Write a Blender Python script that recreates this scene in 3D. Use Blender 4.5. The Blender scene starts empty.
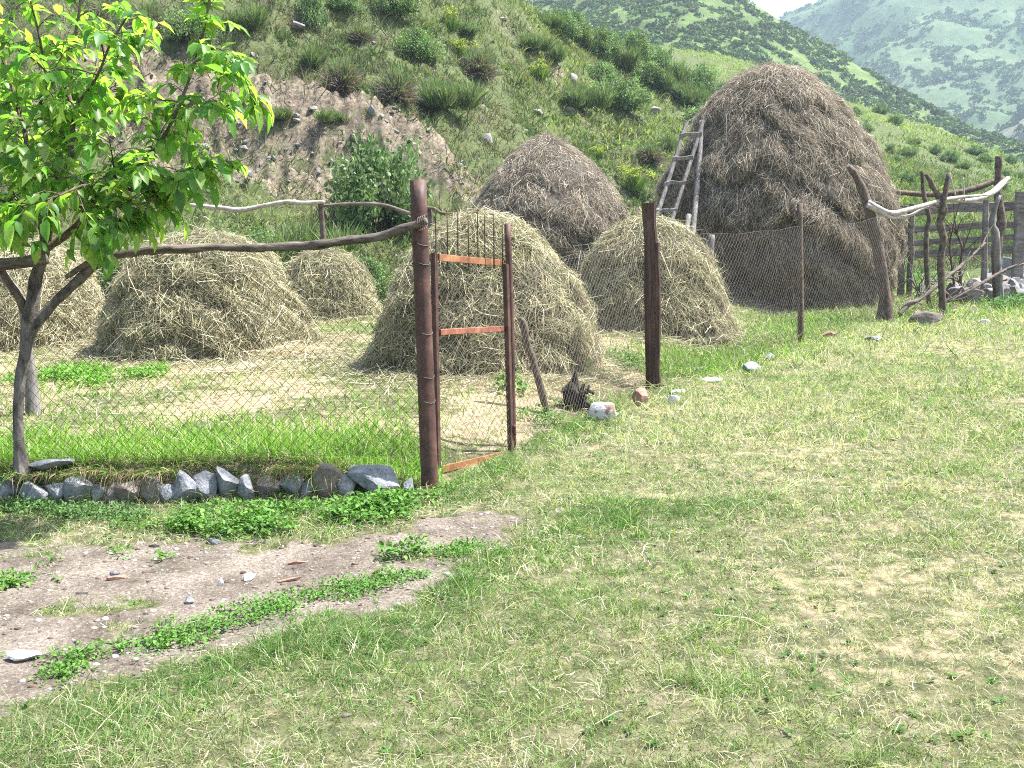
import bpy, math, random
import numpy as np
rng = np.random.default_rng(11)
random.seed(5)
S = bpy.context.scene
COL = S.collection
R = math.radians

# ------------------------------------------------------------------ camera
F = 1000.0
PITCH, ROLL, EYE = R(8.03), R(1.5), 1.6
fw = np.array([0, math.cos(PITCH), -math.sin(PITCH)])
r0 = np.array([1.0, 0, 0]); u0 = np.array([0, math.sin(PITCH), math.cos(PITCH)])
cr = r0 * math.cos(ROLL) - u0 * math.sin(ROLL)
cu = u0 * math.cos(ROLL) + r0 * math.sin(ROLL)
cd = bpy.data.cameras.new('camera'); cam = bpy.data.objects.new('camera', cd); COL.objects.link(cam)
cd.sensor_width = 36; cd.lens = 36 * F / 1024; cd.clip_start = .05; cd.clip_end = 6000
from mathutils import Matrix, Vector
M = Matrix(((cr[0], cu[0], -fw[0], 0), (cr[1], cu[1], -fw[1], 0), (cr[2], cu[2], -fw[2], EYE), (0, 0, 0, 1)))
cam.matrix_world = M
S.camera = cam
def ray(px, py):
    return fw + cr * ((px - 512) / F) + cu * ((384 - py) / F)
def azel(px, py):
    d = ray(px, py); return d[0] / d[1], d[2] / d[1]
def atY(px, py, Y):                       # the point seen at a pixel of the photo, Y metres in front
    d = ray(px, py); return np.array([0, 0, EYE]) + d * (Y / d[1])

# ------------------------------------------------------------------ noise
def _h(ix, iy, s):
    n = (ix.astype(np.int64) * 374761393 + iy.astype(np.int64) * 668265263 + s * 974634777) & 0xffffffff
    n = ((n ^ (n >> 13)) * 1274126177) & 0xffffffff
    return ((n ^ (n >> 16)) & 0xffff) / 65535.0
def vn(x, y, s=0):
    x = np.asarray(x, float); y = np.asarray(y, float)
    ix = np.floor(x); iy = np.floor(y); fx = x - ix; fy = y - iy
    fx = fx * fx * fx * (fx * (fx * 6 - 15) + 10); fy = fy * fy * fy * (fy * (fy * 6 - 15) + 10)
    a = _h(ix, iy, s); b = _h(ix + 1, iy, s); c = _h(ix, iy + 1, s); d = _h(ix + 1, iy + 1, s)
    return ((a + (b - a) * fx) * (1 - fy) + (c + (d - c) * fx) * fy) * 2 - 1
def fbm(x, y, s=0, o=4):
    t = 0; a = 1.0; n = 0
    for k in range(o):
        t = t + a * vn(x * 2 ** k + 17.3 * k, y * 2 ** k - 9.1 * k, s + k); n += a; a *= .5
    return t / n
def ss(a, b, x):
    t = np.clip((x - a) / (b - a), 0, 1); return t * t * (3 - 2 * t)

# ------------------------------------------------------------------ terrain
def table(rows):                          # rows: px, py of the ridge, Y of the ridge, Y of the foot
    az = [azel(r[0], r[1])[0] for r in rows]; el = [azel(r[0], r[1])[1] for r in rows]
    yr = np.array([r[2] for r in rows], float); yf = np.array([r[3] for r in rows], float)
    return np.array(az), EYE + np.array(el) * yr, yr, yf
T1 = table([(-900, -330, 40, 19), (0, -250, 41, 19), (300, -120, 42, 19.5), (420, -60, 44, 20.5), (520, 6, 46, 23), (560, 22, 50, 26), (640, 58, 55, 27),
            (700, 84, 58, 28), (745, 112, 60, 29), (800, 148, 62, 29), (860, 180, 62, 29), (1000, 205, 62, 30), (1500, 215, 62, 30)])
T2 = table([(400, 120, 115, 60), (560, 70, 115, 40), (640, 48, 112, 36), (665, 44, 110, 34), (720, 53, 108, 32), (780, 75, 104, 29), (830, 98, 100, 28), (900, 116, 98, 27),
            (960, 136, 94, 27), (1000, 152, 90, 27), (1030, 168, 88, 27), (1200, 205, 80, 30), (1500, 220, 80, 30)])
def hill(az, y, tb, p):
    zr = np.interp(az, tb[0], tb[1]); yr = np.interp(az, tb[0], tb[2]); yf = np.interp(az, tb[0], tb[3])
    t = (y - yf) / (yr - yf)
    z = (zr - .6) * np.clip(t, 0, 1) ** p - .3 * np.clip(y - yr, 0, 60)
    return np.where(t > 0, z, -1.0), t
def fence_x(y): return -.53 + (y - 6.35) * .47
def cliff_mask(x, y):
    az = x / np.maximum(y, 1)
    return ss(-.48, -.36, az) * ss(.0, -.08, az)
def T(x, y):
    x = np.asarray(x, float); y = np.asarray(y, float)
    b = .018 * np.clip(y - 8, 0, 24) + .018 * fbm(x * .9, y * .9, 3, 3) + .016 * fbm(x * 4, y * 4, 4, 4) * ss(14, 9, y)
    s = ss(.15, -1.1, x - fence_x(y)); near = ss(-.35, -.75, x)
    b = b + .23 * s * ss(6.34, 6.47, y) * (near * ss(9, 7, y) + ss(7, 9, y) + (1 - near) * ss(6.3, 9, y) * ss(9, 7, y))
    yy = np.maximum(y, 1.0); az = np.clip(x / yy, -3, 3)
    h1, t1 = hill(az, y, T1, 1.22); h2, t2 = hill(az, y, T2, 1.05)
    cm = cliff_mask(x, y); wob = fbm(x * .25, y * .1, 8, 3)
    yc = 26.6 + 1.2 * wob
    h1 = h1 + cm * (ss(yc - .1, yc + 1.3, y) * 1.0 - .75 * ss(yc - 6, yc, y)) * ss(0, .15, t1) * ss(1, .6, t1)
    n1 = .75 * fbm(x * .16, y * .16, 21, 3) + .38 * fbm(x * .55, y * .75, 22, 4) + .16 * np.abs(fbm(x * 1.6, y * 1.9, 23, 3))
    h1 = h1 + n1 * ss(.0, .2, t1) * ss(1.15, .9, t1) 
    br_ = ss(.0, .15, t1) * ss(1.1, .9, t1) * ss(62, 45, y)
    h1 = h1 + br_ * (.16 * (1 - 2 * np.abs(fbm(x * 2.1, y * 1.7, 24, 3))) * (.4 + cm) + .13 * fbm(x * 3.3, y * 2.6, 25, 3))
    st_ = (y * 1.0 + .9 * fbm(x * .35, y * .35, 26, 3)) * 1.9; st_ = st_ - np.floor(st_)
    h1 = h1 + cm * ss(24, 25.5, y) * ss(30, 28.5, y) * (.30 * ss(.0, .75, st_) * ss(1, .78, st_) + .14 * np.abs(fbm(x * 5, y * 2.5, 27, 3)))
    h2 = h2 + (.9 * fbm(x * .07, y * .07, 31, 4) + .3 * fbm(x * .4, y * .4, 33, 3)) * ss(0, .25, t2) * ss(1.2, .85, t2)
    return b + np.maximum(0, np.maximum(h1, h2))
def at(px, py):
    d = ray(px, py); t = np.exp(np.linspace(math.log(1.2), math.log(180), 900))
    zz = EYE + d[2] * t - T(d[0] * t, d[1] * t)
    k = np.argmax(zz < 0)
    if zz[k] >= 0: k = len(t) - 1
    a, b = t[k - 1], t[k]
    for _ in range(18):
        m = .5 * (a + b)
        if EYE + d[2] * m - float(T(d[0] * m, d[1] * m)) < 0: b = m
        else: a = m
    p = d * b; return np.array([p[0], p[1], float(T(p[0], p[1]))])
def on(x, y): return np.array([x, y, float(T(x, y))])
def top_over(p, py, Y=None):              # height above p of something whose top shows at row py
    Y = p[1] if Y is None else Y
    d = ray(512 + p[0] / Y * F, py); return EYE + d[2] / d[1] * Y - p[2]

# ------------------------------------------------------------------ mesh building
class MB:
    def __init__(s): s.v = []; s.f = {3: [], 4: []}; s.c = {3: [], 4: []}; s.m = {3: [], 4: []}; s.n = 0
    def add(s, v, f, c=(.5, .5, .5), m=0):
        v = np.asarray(v, float).reshape(-1, 3); f = np.asarray(f, np.int64); k = f.shape[1]
        s.v.append(v); s.f[k].append(f + s.n); s.n += len(v)
        c = np.asarray(c, float)
        s.c[k].append(np.broadcast_to(c, (len(f), 3)) if c.ndim == 1 else c)
        s.m[k].append(np.full(len(f), m, np.int32))
    def add2(s, v, fl, c=(.5, .5, .5), m=0):       # one vertex block, several face blocks [(faces, colours)]
        v = np.asarray(v, float).reshape(-1, 3); base = s.n; s.v.append(v); s.n += len(v)
        for f, cc in fl:
            f = np.asarray(f, np.int64); k = f.shape[1]; s.f[k].append(f + base); cc = np.asarray(cc, float)
            s.c[k].append(np.broadcast_to(cc, (len(f), 3)) if cc.ndim == 1 else cc); s.m[k].append(np.full(len(f), m, np.int32))
    def mesh(s, name, mats, smooth=True):
        me = bpy.data.meshes.new(name)
        v = np.concatenate(s.v) if s.v else np.zeros((0, 3))
        f3 = np.concatenate(s.f[3]) if s.f[3] else np.zeros((0, 3), np.int64); f4 = np.concatenate(s.f[4]) if s.f[4] else np.zeros((0, 4), np.int64)
        me.vertices.add(len(v)); me.vertices.foreach_set('co', v.ravel().astype(np.float32))
        nl = f3.size + f4.size; me.loops.add(nl); me.loops.foreach_set('vertex_index', np.concatenate([f3.ravel(), f4.ravel()]).astype(np.int32))
        me.polygons.add(len(f3) + len(f4))
        st = np.concatenate([np.arange(len(f3)) * 3, f3.size + np.arange(len(f4)) * 4]).astype(np.int32)
        me.polygons.foreach_set('loop_start', st)
        c = np.concatenate(s.c[3] + s.c[4]); m = np.concatenate(s.m[3] + s.m[4])
        for mt in (mats if isinstance(mats, (list, tuple)) else [mats]): me.materials.append(mt)
        me.polygons.foreach_set('material_index', m)
        me.polygons.foreach_set('use_smooth', np.full(len(m), smooth))
        a = me.attributes.new('tint', 'FLOAT_COLOR', 'FACE')
        a.data.foreach_set('color', np.concatenate([c, np.ones((len(c), 1))], 1).ravel().astype(np.float32))
        me.update(calc_edges=True); return me
    def obj(s, name, mats, parent=None, smooth=True):
        o = bpy.data.objects.new(name, s.mesh(name, mats, smooth)); COL.objects.link(o)
        if parent is not None: o.parent = parent
        return o
def tag(o, label=None, cat=None, group=None, kind=None):
    if label: o['label'] = label
    if cat: o['category'] = cat
    if group: o['group'] = group
    if kind: o['kind'] = kind
    return o
def empty(name, loc=(0, 0, 0), label=None, cat=None, group=None):
    o = bpy.data.objects.new(name, None); COL.objects.link(o); o.location = loc; o.empty_display_size = .2
    return tag(o, label, cat, group)
def copy_tree(o, parent=None):
    c = o.copy(); COL.objects.link(c)
    if parent is not None: c.parent = parent
    for ch in [k for k in o.children]: copy_tree(ch, c)
    return c
def nrm(v): return v / np.maximum(np.linalg.norm(v, axis=-1, keepdims=True), 1e-9)
def spline(pts, k=5):
    p = np.asarray(pts, float)
    if len(p) < 3: return np.array([p[0] + (p[-1] - p[0]) * t for t in np.linspace(0, 1, k + 1)])
    q = np.vstack([2 * p[0] - p[1], p, 2 * p[-1] - p[-2]]); out = []
    for i in range(1, len(q) - 2):
        a, b, c, d = q[i - 1:i + 3]
        for t in np.arange(k) / k:
            out.append(.5 * (2 * b + (c - a) * t + (2 * a - 5 * b + 4 * c - d) * t * t + (3 * b - a - 3 * c + d) * t ** 3))
    out.append(p[-1]); return np.array(out)
def tube(mb, pts, rad, n=9, c=(.5, .5, .5), rough=.12, k=5, m=0, seed=0, flat=1.0):
    p = spline(pts, k); L = len(p); r = np.interp(np.linspace(0, 1, L), np.linspace(0, 1, len(np.atleast_1d(rad))), np.atleast_1d(rad))
    d = nrm(np.gradient(p, axis=0)); ref = np.array([.13, .97, .2]) if abs(d[0][2]) > .6 else np.array([.05, .1, 1.0])
    v = []
    an = np.arange(n) * 2 * math.pi / n
    for i in range(L):
        sd = nrm(np.cross(d[i], ref)); up = np.cross(sd, d[i])
        rr = r[i] * (1 + rough * vn(np.cos(an) * 1.4 + i * .45 + seed * 7.7, np.sin(an) * 1.4 + seed * 3.1, 5))
        v.append(p[i] + (np.cos(an) * rr)[:, None] * sd + (np.sin(an) * rr * flat)[:, None] * up)
    v = np.concatenate(v + [[p[0]], [p[-1]]])
    i, j = np.meshgrid(np.arange(L - 1), np.arange(n), indexing='ij'); i = i.ravel(); j = j.ravel(); j2 = (j + 1) % n
    q = np.stack([i * n + j, i * n + j2, (i + 1) * n + j2, (i + 1) * n + j], 1)
    a = np.arange(n); b = (a + 1) % n; e = (L - 1) * n
    t = np.concatenate([np.stack([b, a, np.full(n, L * n)], 1), np.stack([e + a, e + b, np.full(n, L * n + 1)], 1)])
    mb.add2(v, [(q, c), (t, c)], m=m)
def box(mb, a, b, w, h, up=(0, 0, 1), c=(.5, .5, .5), bev=.12, m=0, wob=0.0, seg=6):        # a bar from a to b, bevelled section w x h
    a = np.asarray(a, float); b = np.asarray(b, float); d = nrm(b - a); sd = nrm(np.cross(d, np.asarray(up, float))); u = np.cross(sd, d)
    e = bev * min(w, h); hw, hh = w / 2, h / 2
    sec = [(-hw + e, -hh), (hw - e, -hh), (hw, -hh + e), (hw, hh - e), (hw - e, hh), (-hw + e, hh), (-hw, hh - e), (-hw, -hh + e)]
    v = []; seg = seg if wob else 1
    for i in range(seg + 1):
        p = a + (b - a) * i / seg; o1, o2 = (rng.normal(0, wob, 2) if wob else (0, 0)); sc = 1 + (rng.normal(0, .05) if wob else 0)
        v += [p + sd * (x * sc + o1) + u * (y * sc + o2) for x, y in sec]
    n = 8; q = []
    for i in range(seg):
        q += [[i * n + j, i * n + (j + 1) % n, (i + 1) * n + (j + 1) % n, (i + 1) * n + j] for j in range(n)]
    v += [a, b]; t = []
    for j in range(n):
        t += [[(j + 1) % n, j, len(v) - 2], [seg * n + j, seg * n + (j + 1) % n, len(v) - 1]]
    mb.add2(np.array(v), [(np.array(q), c), (np.array(t), c)], m=m)
def segs(mb, P, Q, r, c=(.5, .5, .5), m=0):                # thin straight wires, all at once
    P = np.asarray(P, float); Q = np.asarray(Q, float); d = nrm(Q - P)
    ref = np.where(np.abs(d[:, 2:3]) > .9, np.array([[1.0, 0, 0]]), np.array([[0, 0, 1.0]])); s = nrm(np.cross(d, ref)); u = np.cross(s, d)
    vs = []
    for B in (P, Q):
        for k in range(3):
            an = k * 2.094; vs.append(B + s * math.cos(an) * r + u * math.sin(an) * r)
    v = np.stack(vs, 1); n = len(P); o = (np.arange(n) * 6)[:, None]
    f = np.concatenate([o + np.array([[k, (k + 1) % 3, 3 + (k + 1) % 3, 3 + k]]) for k in range(3)])
    mb.add(v.reshape(-1, 3), f, c, m)
def strands(mb, P, D, L, W, C, curl=None, m=0):             # flat straws of three points
    n = len(P); D = nrm(D); sd = nrm(np.cross(D, rng.normal(size=(n, 3)))); L = np.asarray(L)[:, None]; W = np.asarray(W)[:, None]
    curl = np.zeros((n, 3)) if curl is None else curl
    a = P; b = P + D * L * .5 + curl * L * .12; e = P + D * L - curl * L * .25
    v = np.stack([a - sd * W / 2, a + sd * W / 2, b - sd * W / 2, b + sd * W / 2, e - sd * W * .3, e + sd * W * .3], 1).reshape(-1, 3)
    o = (np.arange(n) * 6)[:, None]
    f = np.concatenate([o + np.array([[0, 1, 3, 2]]), o + np.array([[2, 3, 5, 4]])])
    mb.add(v, f, np.concatenate([C, C]), m)
def blades(mb, P, D, L, W, C, bend, m=0):                   # grass: quad and tip; bend = sideways drop vector
    n = len(P); D = nrm(D); sd = nrm(np.cross(D, np.column_stack([rng.normal(size=(n, 2)), np.zeros(n)]))); L = np.asarray(L)[:, None]; W = np.asarray(W)[:, None]
    b = P + D * L * .55 + bend * L * .2; e = P + D * L * .9 + bend * L * .75
    v = np.stack([P - sd * W / 2, P + sd * W / 2, b + sd * W * .42, b - sd * W * .42, e], 1).reshape(-1, 3)
    o = (np.arange(n) * 5)[:, None]
    mb.add2(v, [(o + np.array([[0, 1, 2, 3]]), C), (o + np.array([[3, 2, 4]]), C)], m=m)
def leaves(mb, P, D, N, L, W, C, fold=.18, droop=.2, m=0):   # ovate leaf folded along its midrib
    n = len(P); D = nrm(D); sd = nrm(np.cross(D, N)); N = np.cross(sd, D); L = np.asarray(L)[:, None]; W = np.asarray(W)[:, None]
    m1 = P + D * L * .5 - N * L * droop * .15; tip = P + D * L * .97 - N * L * droop
    l1 = P + D * L * .28 + sd * W * .46 + N * W * fold; l2 = P + D * L * .62 + sd * W * .44 + N * (W * fold - L * droop * .35)
    r1 = P + D * L * .28 - sd * W * .46 + N * W * fold; r2 = P + D * L * .62 - sd * W * .44 + N * (W * fold - L * droop * .35)
    v = np.stack([P, m1, tip, l1, l2, r1, r2], 1).reshape(-1, 3); o = (np.arange(n) * 7)[:, None]
    mb.add2(v, [(np.concatenate([o + np.array([[0, 1, 4, 3]]), o + np.array([[0, 5, 6, 1]])]), np.concatenate([C, C])),
                (np.concatenate([o + np.array([[1, 2, 4]]), o + np.array([[1, 6, 2]])]), np.concatenate([C, C]))], m=m)
def quads(mb, P, D, N, L, W, C, m=0):                       # small diamond leaves
    n = len(P); D = nrm(D); sd = nrm(np.cross(D, N)); L = np.asarray(L)[:, None]; W = np.asarray(W)[:, None]
    v = np.stack([P, P + D * L * .45 + sd * W / 2, P + D * L, P + D * L * .45 - sd * W / 2], 1).reshape(-1, 3)
    mb.add(v, (np.arange(n) * 4)[:, None] + np.array([[0, 1, 2, 3]]), C, m)
def pick(n, cols, w=None, jit=.12):
    cols = np.array(cols, float); i = rng.choice(len(cols), n, p=None if w is None else np.array(w) / np.sum(w))
    return np.clip(cols[i] * (1 + rng.normal(0, jit, (n, 1))) * (1 + rng.normal(0, jit * .3, (n, 3))), .005, .9)
_ico = {}
def ico(sub):
    if sub not in _ico:
        import bmesh
        bm = bmesh.new(); bmesh.ops.create_icosphere(bm, subdivisions=sub, radius=1); 
        _ico[sub] = (np.array([v.co[:] for v in bm.verts]), np.array([[v.index for v in f.verts] for f in bm.faces])); bm.free()
    return _ico[sub]
def rock_mb(seed, sx, sy, sz, c=(.3, .3, .3), sub=4, cuts=11):
    r = np.random.default_rng(seed); v, f = ico(sub); v = v.copy()
    for _ in range(cuts):                                   # broken planar faces
        n = nrm(r.normal(size=3)); d = r.uniform(.42, .8); k = v @ n; v = v - np.where(k > d, (k - d) * .92, 0)[:, None] * n
    nn = nrm(v); h = fbm(nn[:, 0] * 2.2 + seed, nn[:, 1] * 2.2 + nn[:, 2] * 1.7, seed, 4)
    v = v * (1 + .045 * h)[:, None] * np.array([sx, sy, sz]); mb = MB(); mb.add(v, f, c); return mb

# ------------------------------------------------------------------ materials
def newmat(name):
    m = bpy.data.materials.new(name); m.use_nodes = True; nt = m.node_tree; nt.nodes.clear()
    out = nt.nodes.new('ShaderNodeOutputMaterial'); return m, nt, out
def N(nt, t, **k):
    n = nt.nodes.new(t)
    for a, b in k.items(): setattr(n, a, b)
    return n
def noise(nt, co, scale, detail=4, rough=.55):
    n = N(nt, 'ShaderNodeTexNoise'); n.inputs['Scale'].default_value = scale; n.inputs['Detail'].default_value = detail; n.inputs['Roughness'].default_value = rough
    nt.links.new(co, n.inputs['Vector']); return n.outputs['Fac']
def ramp(nt, fac, stops):
    n = N(nt, 'ShaderNodeValToRGB'); e = n.color_ramp.elements
    while len(e) < len(stops): e.new(.5)
    for x, (p, c) in zip(e, stops): x.position = p; x.color = (*c, 1) if len(c) == 3 else c
    nt.links.new(fac, n.inputs['Fac']); return n.outputs['Color']
def mix(nt, fac, a, b, mode='MIX'):
    n = N(nt, 'ShaderNodeMix', data_type='RGBA', blend_type=mode)
    for s, x in ((n.inputs[0], fac), (n.inputs[6], a), (n.inputs[7], b)):
        if isinstance(x, (int, float)): s.default_value = x
        elif isinstance(x, tuple): s.default_value = (*x, 1)
        else: nt.links.new(x, s)
    return n.outputs[2]
def mth(nt, op, a, b=0.0, clamp=False):
    n = N(nt, 'ShaderNodeMath', operation=op, use_clamp=clamp)
    for s, x in ((n.inputs[0], a), (n.inputs[1], b)):
        if isinstance(x, (int, float)): s.default_value = x
        else: nt.links.new(x, s)
    return n.outputs[0]
def objco(nt, scale=(1, 1, 1)):
    t = N(nt, 'ShaderNodeTexCoord'); mp = N(nt, 'ShaderNodeMapping'); mp.inputs['Scale'].default_value = scale
    nt.links.new(t.outputs['Object'], mp.inputs['Vector']); return mp.outputs['Vector']
def finish(nt, out, color, rough=.8, bump=None, bs=.3, bd=.02, spec=.3, trans=0.0, tcol=None):
    p = N(nt, 'ShaderNodeBsdfPrincipled'); p.inputs['Specular IOR Level'].default_value = spec
    if isinstance(rough, (int, float)): p.inputs['Roughness'].default_value = rough
    else: nt.links.new(rough, p.inputs['Roughness'])
    if isinstance(color, tuple): p.inputs['Base Color'].default_value = (*color, 1)
    else: nt.links.new(color, p.inputs['Base Color'])
    if bump is not None:
        b = N(nt, 'ShaderNodeBump'); b.inputs['Strength'].default_value = bs; b.inputs['Distance'].default_value = bd
        nt.links.new(bump, b.inputs['Height']); nt.links.new(b.outputs['Normal'], p.inputs['Normal'])
    sh = p.outputs[0]
    if trans:
        t = N(nt, 'ShaderNodeBsdfTranslucent'); mx = N(nt, 'ShaderNodeMixShader'); mx.inputs[0].default_value = trans
        c = tcol if tcol is not None else color
        if isinstance(c, tuple): t.inputs['Color'].default_value = (*c, 1)
        else: nt.links.new(c, t.inputs['Color'])
        nt.links.new(sh, mx.inputs[1]); nt.links.new(t.outputs[0], mx.inputs[2]); sh = mx.outputs[0]
    nt.links.new(sh, out.inputs['Surface'])
def tint(nt):
    a = N(nt, 'ShaderNodeAttribute', attribute_name='tint'); return a.outputs['Color']
def tinted(name, rough=.7, trans=0.0, spec=.25, nz=0.0, ns=20, tw=None):
    m, nt, out = newmat(name); c = tint(nt)
    if nz: c = mix(nt, 1.0, c, ramp(nt, noise(nt, objco(nt), ns, 3), [(.3, (1 - nz,) * 3), (.7, (1 + nz * .4,) * 3)]), 'MULTIPLY')
    tc = mix(nt, 1.0, c, tw, 'MULTIPLY') if tw else None
    finish(nt, out, c, rough, trans=trans, spec=spec, tcol=tc); return m
def wood(name, dark, light, grain=(14, 14, 1.6), moss=0.0, bs=.6):
    m, nt, out = newmat(name); co = objco(nt, grain); n = noise(nt, co, 2.2, 8, .65); n2 = noise(nt, objco(nt), 3.5, 4)
    c = ramp(nt, n, [(.3, dark), (.52, tuple(.5 * (a + b) for a, b in zip(dark, light))), (.72, light)])
    c = mix(nt, 1.0, c, ramp(nt, n2, [(.25, (.62,) * 3), (.7, (1.15,) * 3)]), 'MULTIPLY')
    finish(nt, out, c, .85, bump=n, bs=bs, bd=.02, spec=.15); return m
M_bark = wood('bark', (.03, .025, .022), (.30, .26, .23), (9, 9, 3.5), bs=1.0)
M_rail = wood('weathered_pole', (.04, .032, .027), (.26, .215, .185), (3, 14, 14))
M_grey = wood('grey_wood', (.10, .09, .082), (.36, .33, .30))
M_plank = wood('plank_wood', (.10, .088, .08), (.33, .29, .26), (2, 12, 12))
M_dark = wood('dark_wood', (.035, .023, .018), (.16, .10, .078), (16, 16, 1.0), bs=.8)
M_pale = wood('pale_branch', (.26, .22, .19), (.62, .56, .50), (5, 9, 9))
M_brown = wood('brown_branch', (.045, .034, .026), (.23, .175, .135), (9, 9, 6))
def rust(name, a, b, c):
    m, nt, out = newmat(name); n = noise(nt, objco(nt), 9, 7, .65); n2 = noise(nt, objco(nt, (1, 1, .35)), 40, 4)
    col = ramp(nt, n, [(.28, a), (.5, b), (.75, c)]); col = mix(nt, 1.0, col, ramp(nt, n2, [(.3, (.75,) * 3), (.7, (1.15,) * 3)]), 'MULTIPLY')
    finish(nt, out, col, ramp(nt, n, [(.3, (.45,) * 3), (.7, (.8,) * 3)]), bump=n2, bs=.25, bd=.004, spec=.35); return m
M_rust = rust('rusty_steel', (.036, .021, .018), (.092, .045, .036), (.165, .085, .062))
M_orange = rust('orange_rusted_strip', (.11, .045, .027), (.30, .125, .055), (.46, .23, .115))
M_redrust = rust('red_rusted_bar', (.13, .045, .028), (.27, .095, .058), (.38, .16, .095))
M_wire = rust('rusty_wire', (.04, .03, .026), (.095, .07, .057), (.17, .135, .11))
M_leaf = tinted('tree_leaf', .42, .62, .4, tw=(2.1, 2.1, .8))
M_grass = tinted('grass_blade', .6, .38, .2, tw=(1.15, 1.3, .6))
M_shrub = tinted('shrub_leaf', .6, .3, .25, tw=(1.1, 1.25, .6))
M_far = tinted('far_scrub', 1.0, .15, .0)
M_straw = tinted('straw', .62, .25, .25)
M_haycore = tinted('hay_core', .9, 0, .1, nz=.5, ns=14)
def rockmat(name, cols, sc=3.0, lichen=None):
    m, nt, out = newmat(name); co = objco(nt); n = noise(nt, co, sc, 8, .62); n2 = noise(nt, co, sc * 7, 5, .6)
    c = ramp(nt, n, [(.3, cols[0]), (.5, cols[1]), (.7, cols[2])])
    c = mix(nt, 1.0, c, ramp(nt, n2, [(.3, (.7,) * 3), (.7, (1.18,) * 3)]), 'MULTIPLY')
    if lichen: c = mix(nt, ramp(nt, noise(nt, co, sc * .9, 3), [(.52, (0, 0, 0)), (.58, (1, 1, 1))]), c, lichen)
    finish(nt, out, c, .85, bump=n2, bs=.5, bd=.02, spec=.2); return m
M_stone = rockmat('blue_grey_stone', [(.12, .125, .138), (.23, .235, .25), (.38, .38, .39)], 9)
M_brownstone = rockmat('brown_grey_stone', [(.12, .10, .085), (.2, .165, .14), (.28, .24, .21)], 7)
M_white = rockmat('white_stone', [(.42, .40, .38), (.58, .56, .54), (.70, .69, .68)], 6)
M_whitebrown = rockmat('white_brown_stone', [(.5, .48, .47), (.62, .6, .59), (.7, .69, .68)], 9, (.30, .18, .13))
M_redstone = rockmat('red_brown_stone', [(.22, .12, .085), (.33, .19, .14), (.42, .27, .2)], 9)
M_hillrock = rockmat('hill_rock', [(.15, .14, .135), (.25, .235, .225), (.38, .36, .345)], 3.5)

# ground material: vertex masks R dirt, G dry straw, B eroded earth, A green
def groundmat():
    m, nt, out = newmat('ground_soil'); t = N(nt, 'ShaderNodeTexCoord'); co = t.outputs['Object']
    a = N(nt, 'ShaderNodeAttribute', attribute_name='mask'); sep = N(nt, 'ShaderNodeSeparateColor'); nt.links.new(a.outputs['Color'], sep.inputs[0])
    fine = noise(nt, co, 55, 6, .7); mid = noise(nt, co, 9, 6, .6); big = noise(nt, co, 1.4, 5, .6); peb = N(nt, 'ShaderNodeTexVoronoi'); peb.inputs['Scale'].default_value = 42; nt.links.new(co, peb.inputs['Vector'])
    grass = ramp(nt, mid, [(.3, (.055, .065, .03)), (.5, (.14, .135, .07)), (.72, (.29, .25, .17))])
    grass = mix(nt, 1.0, grass, ramp(nt, fine, [(.3, (.6,) * 3), (.7, (1.25,) * 3)]), 'MULTIPLY')
    dirt = ramp(nt, fine, [(.25, (.08, .066, .053)), (.5, (.19, .160, .132)), (.75, (.355, .312, .266))])
    dirt = mix(nt, ramp(nt, peb.outputs['Distance'], [(.12, (1, 1, 1)), (.2, (0, 0, 0))]), dirt, ramp(nt, peb.outputs['Color'], [(.2, (.2, .16, .14)), (.8, (.5, .46, .42))]))
    dirt = mix(nt, 1.0, dirt, ramp(nt, noise(nt, co, 2.6, 7, .7), [(.36, (.55, .52, .49)), (.5, (.92, .9, .87)), (.64, (1.28, 1.27, 1.25))]), 'MULTIPLY')
    straw = ramp(nt, noise(nt, co, 26, 7, .7), [(.3, (.14, .105, .062)), (.5, (.32, .255, .16)), (.72, (.50, .425, .29))])
    rk = N(nt, 'ShaderNodeTexVoronoi', feature='F1'); rk.inputs['Scale'].default_value = 4.5; rk.inputs['Randomness'].default_value = 1; nt.links.new(co, rk.inputs['Vector'])
    earth = ramp(nt, noise(nt, co, 4.5, 10, .8), [(.36, (.055, .043, .031)), (.5, (.165, .132, .096)), (.64, (.29, .243, .182))])
    earth = mix(nt, 1.0, earth, ramp(nt, noise(nt, co, 17, 5, .75), [(.35, (.5,) * 3), (.65, (1.35,) * 3)]), 'MULTIPLY')
    earth = mix(nt, mth(nt, 'MULTIPLY', ramp(nt, noise(nt, co, 1.1, 6, .7), [(.52, (0, 0, 0)), (.64, (.95,) * 3)]), a.outputs['Alpha']), earth, (.085, .10, .042))
    def th(ch, w=.5):
        s = mth(nt, 'ADD', ch, mth(nt, 'MULTIPLY', mth(nt, 'SUBTRACT', mid, .5), 1.3)); return ramp(nt, s, [(.5 - w * .3, (0, 0, 0)), (.5 + w * .3, (1, 1, 1))])
    hg = ramp(nt, mid, [(.3, (.05, .065, .028)), (.5, (.085, .105, .04)), (.72, (.15, .15, .075))]); grass = mix(nt, a.outputs['Alpha'], grass, hg)
    c = mix(nt, th(sep.outputs[1]), grass, straw); c = mix(nt, th(sep.outputs[2]), c, earth); c = mix(nt, th(sep.outputs[0]), c, dirt)
    h = mth(nt, 'ADD', fine, mth(nt, 'MULTIPLY', mid, 1.5))
    finish(nt, out, c, .95, bump=h, bs=.7, bd=.03, spec=.1); return m
M_ground = groundmat()

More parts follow.
